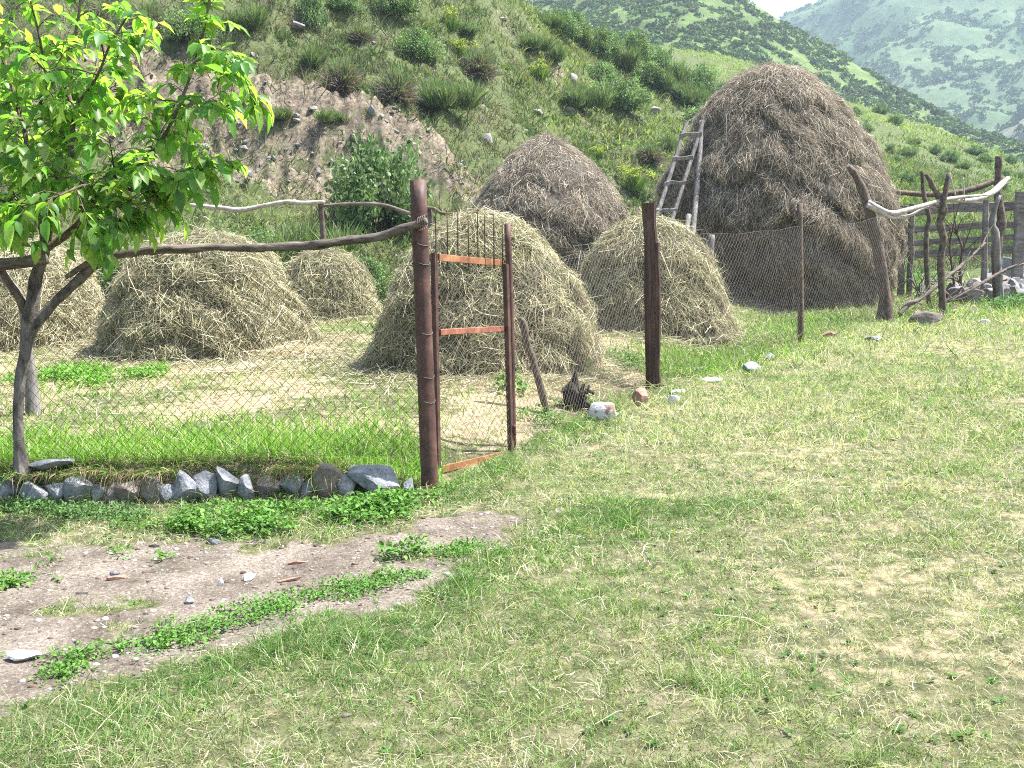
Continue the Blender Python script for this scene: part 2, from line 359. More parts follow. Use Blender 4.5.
# ------------------------------------------------------------------ ground layout measured off the photo, as curves on the ground
def curve(pix):
    p = np.array([at(*q)[:2] for q in pix]); o = np.argsort(p[:, 0]); return p[o, 0], p[o, 1]
PU = curve([(-250, 528), (0, 530), (200, 546), (330, 543), (410, 528), (455, 513), (500, 503), (590, 490)])
PL = curve([(-250, 755), (0, 714), (100, 697), (200, 664), (300, 632), (420, 590), (520, 545), (590, 505)])
def path_m(x, y):
    w = .26 * fbm(x * 2.1, y * 2.1, 41, 3) + .22 * fbm(x * 7, y * 7, 43, 3)
    up = np.interp(x, *PU) + w; lo = np.interp(x, *PL) + w
    m = ss(-.06, .14, up - y) * ss(-.06, .12, y - lo)
    return np.clip(m * ss(.35, -.35, x + .5 * fbm(x * 3, y * 3, 45, 3)) * (1 - .8 * ss(.2, .5, fbm(x * 2.2, y * 3.4, 47, 3))), 0, 1)
def hayyard(x, y):                        # 1 inside the fence
    return ss(.1, -.25, x - fence_x(y)) * ss(6.3, 6.5, y) * ss(25, 20, y)
def bare_hill(x, y):
    az = x / np.maximum(y, 1); t = fbm(x * .22, y * .3, 51, 4)
    cl = cliff_mask(x, y) * ss(24.9, 25.7, y - 1.1 * t) * ss(28.6, 27.7, y - 1.6 * t)
    t2_ = .5 * fbm(x * 1.3, y * .9, 54, 3)
    cl = cl * ss(-.75, .05, .55 + t2_ + .6 * fbm(x * .5, y * .6, 56, 2) - .35)
    gully = ss(-.06, .02, az) * .8 * ss(.2, .4, fbm(x * .3 + .12 * y, y * .12, 57, 4)) * ss(21, 24, y) * ss(60, 45, y) * ss(.25, .15, az)
    return np.clip(cl * 1.15 + gully * .8, 0, 1)
def green_m(x, y):                        # lush part of the lawn: the band next to the path
    d = np.interp(x, *PL) - y
    g = ss(1.05, .2, d + .4 * fbm(x * 1.7, y * 1.7, 61, 3)) * ss(-.15, .0, d)
    g = np.maximum(g, ss(.35, -.1, np.abs(x - fence_x(y)) - .2 - .3 * fbm(x * 2, y * 2, 63, 3)) * ss(5.9, 6.4, y) * .8)
    return np.clip(g * ss(2.2, .6, x), 0, 1)
def dryness(x, y):                       # -1..1, mottled at several sizes
    return np.clip(.75 * fbm(x * .55, y * .55, 73, 3) + .75 * fbm(x * 2.4, y * 2.4, 74, 3) + .5 * fbm(x * 7, y * 7, 75, 2) + .25 * ss(-.3, 2.2, x) + .02, -1, 1)
def masks(x, y):
    d = path_m(x, y); hy = hayyard(x, y)
    st = hy * np.clip(.42 - .75 * fbm(x * .8, y * .8, 71, 3) - .35 * fbm(x * 3, y * 3, 76, 2), 0, .8) * ss(7.0, 7.7, y) * ss(19, 16, y)
    bank = ss(6.2, 6.3, y) * ss(6.56, 6.46, y) * ss(-.35, -.7, x)
    lawn = (1 - hy) * np.clip(.10 + .42 * dryness(x, y) - .5 * green_m(x, y), 0, .75) * ss(19, 14, y)
    return np.clip(d, 0, 1), np.clip(np.maximum(st, lawn * (1 - d)), 0, 1), np.maximum(bare_hill(x, y) * ss(18, 21, y) * .9, bank * .6), ss(19, 22, y)

# polar sheet round the camera
th = np.concatenate([np.arange(-180, -60, 3.0), np.arange(-60, -33, .5), np.arange(-33, 33, .115), np.arange(33, 60, .5), np.arange(60, 180, 3.0)])
rr = np.concatenate([np.exp(np.arange(math.log(.6), math.log(2.6), .06)), np.exp(np.arange(math.log(2.6), math.log(60), .0075)), np.exp(np.arange(math.log(60), math.log(240), .02)), [420, 800, 1600, 3000]])
TH, RR = np.meshgrid(np.radians(th), rr, indexing='ij'); gx = RR * np.sin(TH); gy = RR * np.cos(TH)
gz = np.where(RR < 250, T(gx, gy), -2.0)
nT, nR = gx.shape
i, j = np.meshgrid(np.arange(nT), np.arange(nR - 1), indexing='ij'); i = i.ravel(); j = j.ravel(); i2 = (i + 1) % nT
Q = np.stack([i * nR + j, i * nR + j + 1, i2 * nR + j + 1, i2 * nR + j], 1)
V = np.stack([gx, gy, gz], -1).reshape(-1, 3)
mk = np.stack(masks(V[:, 0], V[:, 1]), 1)
cx = V[Q].mean(1)
pm = path_m(cx[:, 0], cx[:, 1]) > .5
hm = ~pm & (cx[:, 1] > 19.3) & ((cx[:, 2] - .55) > 0.25)
def sub_ground(name, sel, fan=False):
    q = Q[sel]; u, inv = np.unique(q, return_inverse=True); mb = MB(); mb.add(V[u], inv.reshape(-1, 4))
    mkk = mk[u]
    if fan:
        v = [[0, 0, float(T(0, 0.01))]] + [list(V[k * nR]) for k in range(nT)]
        mb.add(np.array(v), np.array([[0, 1 + (k + 1) % nT, 1 + k] for k in range(nT)])); mkk = np.concatenate([mkk, np.zeros((nT + 1, 4))])
    o = mb.obj(name, M_ground); a = o.data.attributes.new('mask', 'FLOAT_COLOR', 'POINT'); a.data.foreach_set('color', mkk.ravel().astype(np.float32)); tag(o, kind='structure'); return o
sub_ground('ground', ~pm & ~hm, True); sub_ground('path', pm); sub_ground('hillside', hm)

# far hills
def farmat(name, g1, g2, g3, earth, sc, amt=.5):
    m, nt, out = newmat(name); t = N(nt, 'ShaderNodeTexCoord'); co = t.outputs['Object']
    n = noise(nt, co, sc, 9, .68); n2 = noise(nt, co, sc * .22, 6, .6); n3 = noise(nt, co, sc * 6, 5, .7)
    c = ramp(nt, n, [(.32, g1), (.5, g2), (.68, g3)]); c = mix(nt, ramp(nt, n2, [(.5, (0, 0, 0)), (.66, (amt,) * 3)]), c, earth)
    c = mix(nt, 1.0, c, ramp(nt, n3, [(.3, (.7,) * 3), (.7, (1.2,) * 3)]), 'MULTIPLY')
    finish(nt, out, c, .95, bump=n, bs=.5, bd=3, spec=.05); return m
def farhill(name, rows, amp, wl, mat, seed, ncol=420, nrow=150, p=1.1):
    tb = table(rows); az = np.linspace(-1.1, 1.4, ncol); t = np.linspace(0, 1.5, nrow)
    A, Tt = np.meshgrid(az, t, indexing='ij')
    zr = np.interp(A, tb[0], tb[1]); yr = np.interp(A, tb[0], tb[2]); yf = np.interp(A, tb[0], tb[3])
    def f(A, Tt, zr, yr, yf):
        y = yf + (yr - yf) * Tt; x = A * y
        z = -3 + (zr + 3) * np.where(Tt < 1, np.clip(Tt, 0, 1) ** p, 1 - .5 * (Tt - 1))
        rid = 1 - 2 * np.abs(vn(x / wl + .4 * fbm(x / wl, y / wl, seed + 3, 2), y / (wl * 2.2), seed))
        n = .6 * rid + fbm(x / wl * 1.7, y / wl * 1.7, seed + 5, 5)
        return x, y, z + amp * n * ss(0, .2, Tt) * (1 - .75 * ss(.8, 1, Tt))
    x, y, z = f(A, Tt, zr, yr, yf)
    a, b = np.meshgrid(np.arange(ncol - 1), np.arange(nrow - 1), indexing='ij'); a = a.ravel(); b = b.ravel()
    q = np.stack([a * nrow + b, (a + 1) * nrow + b, (a + 1) * nrow + b + 1, a * nrow + b + 1], 1)
    mb = MB(); mb.add(np.stack([x, y, z], -1).reshape(-1, 3), q); o = mb.obj(name, mat); tag(o, kind='structure')
    def sample(A, Tt): return np.stack(f(A, Tt, np.interp(A, tb[0], tb[1]), np.interp(A, tb[0], tb[2]), np.interp(A, tb[0], tb[3])), -1)
    return sample
M_h3 = farmat('scrub_hill', (.06, .095, .03), (.095, .14, .042), (.15, .195, .068), (.22, .19, .14), .09, .4)
M_h4 = farmat('mountain_slope', (.038, .075, .035), (.06, .105, .043), (.095, .14, .06), (.17, .18, .12), .03, .35)
M_h5 = farmat('spur_slope', (.07, .085, .055), (.13, .14, .09), (.22, .21, .165), (.28, .25, .22), .05, .7)
s3 = farhill('scrub_hill', [(-600, -10, 240, 130), (300, -10, 250, 130), (480, -6, 255, 130), (535, 2, 255, 130), (560, -4, 255, 130), (610, -34, 258, 130), (690, -32, 258, 125), (745, 0, 255, 120), (790, 28, 250, 115), (850, 64, 245, 112),
      (900, 94, 240, 110), (935, 110, 235, 108), (960, 124, 230, 106), (1000, 142, 225, 105), (1060, 172, 215, 105), (1400, 215, 200, 105)], 5, 38, M_h3, 101)
s4 = farhill('mountain', [(-600, 100, 700, 330), (500, 90, 700, 330), (700, 78, 700, 330), (765, 36, 690, 330), (790, 21, 690, 330), (812, 12, 690, 330), (845, -6, 690, 330), (920, -55, 700, 330), (1010, -100, 710, 330), (1200, -170, 720, 330), (1700, -180, 720, 330)], 24, 110, M_h4, 111)
s5 = farhill('spur', [(-600, 260, 400, 260), (880, 215, 400, 260), (950, 172, 400, 260), (985, 142, 400, 260), (1008, 126, 405, 260), (1030, 104, 410, 260), (1100, 70, 420, 260), (1500, 40, 420, 260)], 6, 45, M_h5, 121)

def scrub(name, samp, n, az0, az1, smin, smax, cols, seed, dens_wl, thr):
    r = np.random.default_rng(seed); A = r.uniform(az0, az1, n * 4); Tt = r.uniform(.04, 1.04, n * 4) ** .9
    P = samp(A, Tt); k = fbm(P[:, 0] / dens_wl, P[:, 1] / dens_wl, seed, 4) > thr - .35 * r.random(len(P)); P = P[k][:n]; n = len(P)
    sz = r.uniform(smin, smax, n); mb = MB(); K = 34
    d = nrm(r.normal(size=(n, K, 3))); d[..., 2] = np.abs(d[..., 2]) * .9 + .02; rad = (sz[:, None] * (.6 + .45 * r.random((n, K))))[..., None]
    C = P[:, None, :] + d * rad * np.array([1, 1, .85]); C = C.reshape(-1, 3)
    L = np.repeat(sz, K) * r.uniform(.45, .8, n * K); base = np.repeat(pick(n, cols, jit=.2), K, 0) * (1 + r.normal(0, .14, (n * K, 1)))
    D = nrm(r.normal(size=(n * K, 3)) + np.array([0, 0, .3])); quads(mb, C - D * L[:, None] * .5, D, nrm(d.reshape(-1, 3) + .5 * r.normal(size=(n * K, 3))), L, L * .8, np.clip(base, .01, 1))
    return tag(mb.obj(name, M_far), kind='stuff')
scrub('hill_scrub', s3, 11000, -.25, .75, .4, 1.4, [(.085, .135, .04), (.10, .15, .045), (.13, .18, .058), (.09, .12, .05)], 301, 9, -.05)
scrub('mountain_scrub', s4, 8000, .05, .75, .8, 2.5, [(.075, .13, .052), (.085, .145, .058), (.10, .16, .065)], 302, 14, .12)
scrub('spur_scrub', s5, 700, .3, .75, 1.3, 3.2, [(.045, .065, .035), (.06, .08, .04)], 303, 25, .2)

# ------------------------------------------------------------------ grass
def scatter(n, y0, y1, spread=.78, mar=1.0):
    y = np.sqrt(rng.uniform(y0 * y0, y1 * y1, n)); x = (rng.uniform(-1, 1, n)) * (spread * y + mar); return x, y
def up_dirs(n, lean=.5):
    d = rng.normal(0, lean, (n, 3)); d[:, 2] = 1; return d
def flat_bend(n, s=1.0): 
    a = rng.uniform(0, 2 * math.pi, n); return np.stack([np.cos(a), np.sin(a), -.35 * np.ones(n)], 1) * s
mb = MB()
GREEN = [(.065, .165, .035), (.09, .20, .045), (.12, .235, .055)]
LAWN = [(.19, .28, .08), (.25, .325, .125), (.34, .37, .19), (.14, .235, .06)]
DRY = [(.54, .49, .35), (.66, .62, .49), (.47, .42, .29), (.42, .42, .26)]
def mixcols(a, pa, pb):
    k = rng.random(len(a)) < a; return np.where(k[:, None], pa, pb)
for y0, y1, dens, L0, W0 in ((2.3, 4.6, 11500, .036, .0026), (4.6, 7.5, 6800, .043, .0035), (7.5, 12, 2900, .056, .0052), (12, 19, 900, .085, .0085), (19, 27, 200, .11, .014)):
    area = (y1 * y1 - y0 * y0) * .78 + 1.0 * 2 * (y1 - y0); n = int(area * dens)
    x, y = scatter(n, y0, y1); m_ = int(n * .62); nc = m_ // 14; xc, yc = scatter(nc, y0, y1); cs = L0 * rng.uniform(.5, 1.3, nc)
    cid = np.full(n, -1); cid[:nc * 14] = np.repeat(np.arange(nc), 14); ic = cid[:nc * 14]
    x[:nc * 14] = xc[ic] + rng.normal(0, 1, nc * 14) * cs[ic]; y[:nc * 14] = yc[ic] + rng.normal(0, 1, nc * 14) * cs[ic]
    ck = rng.random(nc) < np.clip(.8 - .55 * ss(-.4, .5, dryness(xc, yc)) + .4 * green_m(xc, yc), .1, 1); cdark = rng.lognormal(0, .22, nc); chue = rng.random(nc)
    g = green_m(x, y); d = path_m(x, y); hy = hayyard(x, y); dry = ss(-.45, .55, dryness(x, y))
    thin = fbm(x * 2.6, y * 2.6, 81, 3)
    keep = (d < .2 + .55 * rng.random(n) ** 2) & (hy < .4) & (rng.random(n) < np.clip(1.1 - .3 * dry + .8 * g + .4 * thin, .3, 1))
    keep &= (cid < 0) | ck[np.maximum(cid, 0)]; x, y, g, dry, cid = x[keep], y[keep], g[keep], dry[keep], cid[keep]; n = len(x); inc = cid >= 0
    P = np.stack([x, y, T(x, y) - .004], 1)
    C = mixcols(np.clip(g * 1.1, 0, .95), pick(n, GREEN, jit=.18), mixcols(.26 + .6 * dry + .16 * ss(-.5, 2.5, x) + .12 * fbm(x * .5, y * .5, 85, 2), pick(n, DRY), pick(n, LAWN, jit=.15)))
    cc_ = np.where((chue < .46)[:, None], pick(nc, [(.09, .18, .045), (.12, .22, .055), (.15, .25, .07)]), pick(nc, [(.20, .28, .10), (.28, .32, .15), (.38, .37, .22), (.52, .48, .33)]))[np.maximum(cid, 0)] * cdark[np.maximum(cid, 0)][:, None] * (1 + rng.normal(0, .12, (n, 1)))
    C = np.where((inc & (rng.random(n) < .85))[:, None], np.clip(cc_, .01, .9), C)
    L = L0 * rng.lognormal(0, .42, n) * np.where(inc, 1.25, .8) * (1 + .3 * g) * (1 + .7 * ss(.1, .5, fbm(x * 3.1, y * 3.1, 83, 3)))
    blades(mb, P, up_dirs(n, .6), L, W0 * rng.uniform(.7, 1.3, n), C, flat_bend(n) * rng.uniform(.2, 1.3, (n, 1)))
# dry stems lying in the lawn
x, y = scatter(26000, 2.4, 12); k = (path_m(x, y) < .3) & (hayyard(x, y) < .3); x, y = x[k], y[k]; n = len(x)
a = rng.uniform(0, 6.28, n); D = np.stack([np.cos(a), np.sin(a), rng.uniform(-.02, .35, n)], 1)
strands(mb, np.stack([x, y, T(x, y) + .012], 1), D, np.minimum(rng.lognormal(math.log(.045), .4, n), .11), rng.uniform(.0014, .0028, n), pick(n, DRY), rng.normal(0, 1, (n, 3)) * np.array([1, 1, .2]))
n = 22000; y = rng.uniform(7.5, 17, n); x = fence_x(y) + rng.gamma(2.2, 1.1, n) + .3; k = rng.random(n) < np.clip(.5 + 1.2 * fbm(x * .9, y * .9, 89, 3), 0, 1); x, y = x[k], y[k]; n = len(x)
blades(mb, np.stack([x, y, T(x, y) - .005], 1), up_dirs(n, .45), rng.lognormal(math.log(.11), .35, n), rng.uniform(.0035, .0065, n), mixcols(np.full(n, .62), pick(n, DRY), pick(n, LAWN)), flat_bend(n) * rng.uniform(.2, 1.1, (n, 1)))
# seed stalks and small broad-leaved plants in the turf
x, y = scatter(500, 2.4, 10); k = (path_m(x, y) < .2) & (hayyard(x, y) < .3) & (x > -.5); x, y = x[k], y[k]; n = len(x)
strands(mb, np.stack([x, y, T(x, y)], 1), up_dirs(n, .25), rng.uniform(.07, .2, n), rng.uniform(.0014, .0024, n), pick(n, DRY + [(.24, .17, .11)]), rng.normal(0, .6, (n, 3)))
x, y = scatter(3200, 2.4, 11); k = (path_m(x, y) < .35) & (hayyard(x, y) < .3) & (fbm(x * 1.1, y * 1.1, 87, 3) > -.1); x, y = x[k], y[k]; n = len(x); K = 6
X = np.repeat(x, K); Y = np.repeat(y, K); a = rng.uniform(0, 6.28, n * K); D = np.stack([np.cos(a), np.sin(a), rng.uniform(.1, .6, n * K)], 1); Ln = rng.uniform(.014, .032, n * K)
leaves(mb, np.stack([X, Y, T(X, Y) + .01], 1), D, np.tile([0, 0, 1.0], (n * K, 1)) + rng.normal(0, .3, (n * K, 3)), Ln, Ln * .5, np.repeat(pick(n, GREEN + [(.15, .22, .09)], jit=.2), K, 0))
tag(mb.obj('grass', M_grass), kind='stuff')

# taller bright grass along the yard edge, and grass inside the yard
mb = MB()
n = 15000; x = rng.uniform(-5, -.5, n); y = 6.42 + rng.gamma(1.6, .33, n); k = (fbm(x * 1.6, y * 1.6, 91, 3) > -.5) & (y < 8.6); x, y = x[k], y[k]; n = len(x)
blades(mb, np.stack([x, y, T(x, y) - .01], 1), up_dirs(n, .35), rng.lognormal(math.log(.125), .3, n), rng.uniform(.004, .0075, n), mixcols(np.full(n, .12), pick(n, DRY), pick(n, [(.13, .29, .035), (.19, .36, .05), (.25, .38, .07)], jit=.15)), flat_bend(n) * rng.uniform(.2, 1.0, (n, 1)))
n = 150000; x, y = scatter(n, 6.6, 20); hy = hayyard(x, y); q = fbm(x * .8, y * .8, 71, 3); pt = np.exp(-((x + 4.3) / 1.1) ** 2 - ((y - 9.6) / .9) ** 2) * 1.3 + np.exp(-((x - .2) / 1.2) ** 2 - ((y - 8.6) / .9) ** 2) * .5
k = (hy > .5) & (rng.random(n) < np.clip(.72 + .9 * q + pt + ss(15, 18, y) * .4, .05, 1)); x, y = x[k], y[k]; n = len(x)
blades(mb, np.stack([x, y, T(x, y) - .005], 1), up_dirs(n, .5), rng.lognormal(math.log(.07), .4, n), rng.uniform(.005, .010, n), mixcols(np.full(n, .35), pick(n, DRY), pick(n, [(.12, .25, .03), (.18, .32, .05), (.25, .35, .08)], jit=.15)), flat_bend(n) * rng.uniform(.2, 1.2, (n, 1)))
# along the far fence line and under the big stack
n = 16000; y = rng.uniform(11, 22, n); x = fence_x(y) + rng.normal(0, .5, n) + (y - 11) * .13; k = rng.random(n) < .9; x, y = x[k], y[k]; n = len(x)
blades(mb, np.stack([x, y, T(x, y) - .01], 1), up_dirs(n, .4), rng.lognormal(math.log(.13), .35, n), rng.uniform(.007, .013, n), mixcols(np.full(n, .12), pick(n, DRY), pick(n, [(.11, .23, .03), (.16, .30, .05), (.22, .34, .07)], jit=.15)), flat_bend(n) * rng.uniform(.2, 1.0, (n, 1)))
n = 9000; x = rng.uniform(4.0, 13, n); y = rng.uniform(16, 24, n); k = rng.random(n) < np.clip(.55 + fbm(x * .7, y * .7, 95, 3), 0, 1); x, y = x[k], y[k]; n = len(x)
blades(mb, np.stack([x, y, T(x, y) - .01], 1), up_dirs(n, .4), rng.lognormal(math.log(.17), .35, n), rng.uniform(.01, .018, n), mixcols(np.full(n, .12), pick(n, DRY), pick(n, [(.11, .23, .03), (.16, .30, .05), (.22, .34, .07)], jit=.15)), flat_bend(n) * rng.uniform(.2, 1.0, (n, 1)))
n = 9000; x = rng.uniform(-5, -.5, n); y = rng.uniform(6.3, 6.5, n)
blades(mb, np.stack([x, y, T(x, y) - .005], 1), up_dirs(n, .6) + np.array([0, -.5, 0]), rng.lognormal(math.log(.07), .4, n), rng.uniform(.0035, .006, n), mixcols(np.full(n, .4), pick(n, [(.36, .28, .17), (.46, .39, .25), (.2, .15, .1)]), pick(n, [(.09, .19, .03), (.14, .25, .05), (.19, .30, .06)])), flat_bend(n) * rng.uniform(.3, 1.2, (n, 1)))
n = 6500; x = rng.uniform(-5, -.55, n); k = rng.random(n) < np.clip(.35 + 1.5 * fbm(x * 2.2, x * 0 + 3, 93, 3), 0, 1); x = x[k]; n = len(x); y = 6.36 + rng.normal(0, .05, n)
D = np.stack([rng.normal(0, .9, n), -np.ones(n), rng.normal(.5, .6, n)], 1)
blades(mb, np.stack([x, y, np.maximum(T(x, y), T(x, y * 0 + 6.5) - .03)], 1), D, rng.lognormal(math.log(.085), .4, n), rng.uniform(.003, .006, n), mixcols(np.full(n, .55), pick(n, [(.36, .27, .16), (.48, .39, .24), (.22, .16, .10)]), pick(n, [(.10, .21, .03), (.15, .27, .05)])), np.array([0, -.2, -1.0]) * rng.uniform(.4, 1.5, (n, 1)))
tag(mb.obj('tall_grass', M_grass), kind='stuff')

# hillside grass tufts
mb = MB()
nt_ = 34000; az = rng.uniform(-.75, .75, nt_); y = rng.uniform(19.5, 62, nt_) ** 1.0; x = az * y
b = bare_hill(x, y); q = fbm(x * .28, y * .28, 52, 4); h = T(x, y) - (.018 * np.clip(y - 8, 0, 24))
k = (rng.random(nt_) < np.clip(.95 + .5 * q - .6 * b, .2, 1)) & (h > .12)
x, y, q = x[k], y[k], q[k]; nt_ = len(x); K = 9
X = np.repeat(x, K) + rng.normal(0, .12, nt_ * K); Y = np.repeat(y, K) + rng.normal(0, .12, nt_ * K); n = len(X)
hue = fbm(x * .13, y * .13, 55, 3) + rng.normal(0, .25, nt_)
tc = np.where((hue > .3)[:, None], pick(nt_, [(.14, .20, .055), (.18, .22, .075), (.22, .23, .11)]), np.where((hue > -.2)[:, None], pick(nt_, [(.065, .115, .035), (.09, .135, .042), (.08, .12, .048)]), pick(nt_, [(.065, .09, .042), (.12, .115, .07), (.165, .145, .10)])))
sz = rng.lognormal(math.log(.26), .35, nt_) * (1 + .012 * (y - 20))
blades(mb, np.stack([X, Y, T(X, Y) - .03], 1), up_dirs(n, .42), np.repeat(sz, K) * rng.uniform(.6, 1.3, n), .016 * rng.uniform(.7, 1.5, n) * (1 + .02 * (Y - 20)), np.clip(np.repeat(tc * np.array([1.12, 1.0, 1.2]), K, 0) * (1 + rng.normal(0, .15, (n, 1))), .01, .9), flat_bend(n) * rng.uniform(.2, 1, (n, 1)))
# merging scrub: low mounds of mixed plants
nm = 2300; az = rng.uniform(-.75, .3, nm); y = rng.uniform(20.5, 50, nm); x = az * y; k = (rng.random(nm) < np.clip(.6 + 1.1 * fbm(x * .2, y * .25, 59, 3) - .55 * bare_hill(x, y), .08, 1)) & (T(x, y) - .018 * np.clip(y - 8, 0, 24) > .3); x, y = x[k], y[k]; nm = len(x); K = 70
rad_ = np.repeat(rng.lognormal(math.log(.34), .4, nm), K); a = rng.uniform(0, 6.28, nm * K); q = np.sqrt(rng.random(nm * K)); X = np.repeat(x, K) + np.cos(a) * q * rad_; Y = np.repeat(y, K) + np.sin(a) * q * rad_ * .8; n = len(X)
D = up_dirs(n, .35) + np.stack([np.cos(a) * q, np.sin(a) * q, np.zeros(n)], 1) * .7
mc = pick(nm, [(.065, .11, .035), (.085, .13, .045), (.11, .16, .05), (.15, .19, .065), (.11, .14, .08), (.17, .15, .11), (.21, .18, .13)], jit=.18)
blades(mb, np.stack([X, Y, T(X, Y) - .03], 1), D, rad_ * rng.uniform(.5, 1.25, n) * (1.15 - .5 * q), .022 * rng.uniform(.7, 1.5, n) * (1 + .015 * (Y - 20)), np.clip(np.repeat(mc, K, 0) * (1 + rng.normal(0, .2, (n, 1))), .01, .9), flat_bend(n) * rng.uniform(.1, .8, (n, 1)))
nt_ = 15000; az = rng.uniform(.02, .8, nt_); y = rng.uniform(32, 112, nt_); x = az * y
k = rng.random(nt_) < np.clip(.7 + fbm(x * .09, y * .09, 53, 3), .1, 1); x, y = x[k], y[k]; nt_ = len(x); K = 6
X = np.repeat(x, K) + rng.normal(0, .3, nt_ * K); Y = np.repeat(y, K) + rng.normal(0, .3, nt_ * K); n = len(X)
hue = fbm(x * .06, y * .06, 58, 3) + rng.normal(0, .2, nt_)
tc = np.where((hue > .1 - .5 * ss(70, 95, y))[:, None], pick(nt_, [(.21, .30, .065), (.27, .34, .085), (.30, .34, .12)]), pick(nt_, [(.09, .16, .04), (.13, .19, .05), (.11, .15, .06)]))
blades(mb, np.stack([X, Y, T(X, Y) - .03], 1), up_dirs(n, .5), rng.lognormal(math.log(.3), .3, n), rng.uniform(.04, .09, n), np.repeat(tc, K, 0), flat_bend(n) * rng.uniform(.2, 1, (n, 1)))
tag(mb.obj('hillside_grass', M_grass), kind='stuff')

# low leafy weeds: along the stone edge, between the wheel tracks, beside the gate
mb = MB()
def weeds(pix, width, dens, h, leaf, cols, thr=.03):
    p = np.array([at(*q)[:2] for q in pix])
    for a, b in zip(p[:-1], p[1:]):
        L = np.linalg.norm(b - a); n = int(L * width * 2 * dens)
        if n < 1: continue
        t = rng.random(n); d = (b - a) / L; s = rng.normal(0, width * .55, n)
        x = a[0] + (b[0] - a[0]) * t - d[1] * s; y = a[1] + (b[1] - a[1]) * t + d[0] * s
        k = fbm(x * 3.5, y * 3.5, 99, 4) > thr + .3 * (rng.random(n) - .5); x, y = x[k], y[k]; n = len(x); K = 7
        X = np.repeat(x, K); Y = np.repeat(y, K); hh = np.repeat(rng.uniform(.25, 1, n) * h, K) * rng.uniform(.3, 1, n * K)
        o = rng.normal(0, leaf * .8, (n * K, 2)); P = np.stack([X + o[:, 0], Y + o[:, 1], T(X, Y) + hh], 1)
        D = np.stack([o[:, 0], o[:, 1], rng.normal(.15, .5, n * K) * leaf], 1); Nn = rng.normal(0, .45, (n * K, 3)); Nn[:, 2] = 1
        sz = leaf * rng.uniform(.6, 1.4, n * K)
        leaves(mb, P, D, Nn, sz, sz * .55, pick(n * K, cols, jit=.2))
WG = [(.075, .18, .03), (.10, .22, .035), (.14, .26, .05)]; WB = [(.085, .17, .055), (.11, .2, .06)]
weeds([(-120, 508), (0, 510), (60, 515), (150, 520)], .13, 1400, .09, .022, WB, -.2)
weeds([(110, 525), (160, 530), (210, 512)], .08, 800, .08, .02, WG)
weeds([(178, 528), (250, 530), (330, 525), (405, 510)], .17, 1700, .13, .032, WG, -.3)
weeds([(195, 514), (260, 512), (340, 510), (410, 502)], .10, 1500, .08, .028, WG)
weeds([(395, 500), (440, 505)], .1, 700, .1, .025, WG)
weeds([(215, 535), (250, 540)], .05, 700, .05, .02, WG)
weeds([(-100, 590), (0, 586), (45, 578), (78, 566)], .13, 1000, .05, .026, WG)
weeds([(95, 553), (125, 556), (165, 560)], .05, 900, .05, .026, WG)
weeds([(30, 680), (60, 668), (110, 657), (170, 642), (220, 626), (270, 610), (330, 597), (420, 572), (480, 545)], .16, 1500, .05, .017, WG)
weeds([(350, 575), (385, 562), (430, 555)], .11, 1100, .10, .03, WG)
weeds([(430, 500), (470, 482), (520, 470)], .12, 700, .08, .016, WG)
weeds([(525, 425), (560, 420), (590, 405)], .16, 800, .13, .03, WG)
weeds([(485, 395), (520, 392)], .12, 500, .2, .06, WG)
weeds([(30, 378), (90, 380), (160, 378)], .62, 420, .13, .038, [(.13, .28, .04), (.18, .33, .06)])
weeds([(555, 372), (600, 372), (640, 362)], .2, 400, .16, .04, WG)
weeds([(988, 312), (1010, 308), (1030, 302)], .3, 260, .28, .045, WB)
weeds([(905, 262), (940, 290)], .5, 160, .25, .05, WG)
tag(mb.obj('weeds', M_shrub), kind='stuff')

# pebbles on the path
mb = MB(); v0, f0 = ico(1); n = 5200; x = rng.uniform(-4.5, .6, n); y = rng.uniform(3, 6.4, n); k = path_m(x, y) > .4; x, y = x[k], y[k]
for a, b in zip(x, y):
    s = .0035 + .011 * rng.random() ** 4; c = pick(1, [(.40, .35, .32), (.55, .52, .49), (.25, .2, .17), (.34, .24, .19), (.08, .06, .05), (.13, .09, .06)])[0]
    mb.add(v0 * (1 + .25 * rng.normal(size=v0.shape)) * s * np.array([1.3, 1, .65]) + on(a, b), f0, c)
tag(mb.obj('pebbles', tinted('pebble', .85)), kind='stuff')

mb = MB(); nn_ = 9000; az = rng.uniform(-.6, .25, nn_); y = rng.uniform(21, 46, nn_); x = az * y; k = rng.random(nn_) < bare_hill(x, y) * .5 + .015; x, y = x[k], y[k]; z = T(x, y)
for a, b, c_ in zip(x, y, z):
    s_ = min(.11, .022 * rng.lognormal(0, .6)) ; cc = pick(1, [(.22, .205, .185), (.15, .135, .12), (.3, .285, .265), (.10, .085, .072)])[0]
    mb.add(v0 * (1 + .3 * rng.normal(size=v0.shape)) * s_ * np.array([1.5, 1, .8]) + np.array([a, b, c_]), f0, cc)
tag(mb.obj('scree', tinted('scree_stone', .9), smooth=False), kind='stuff')

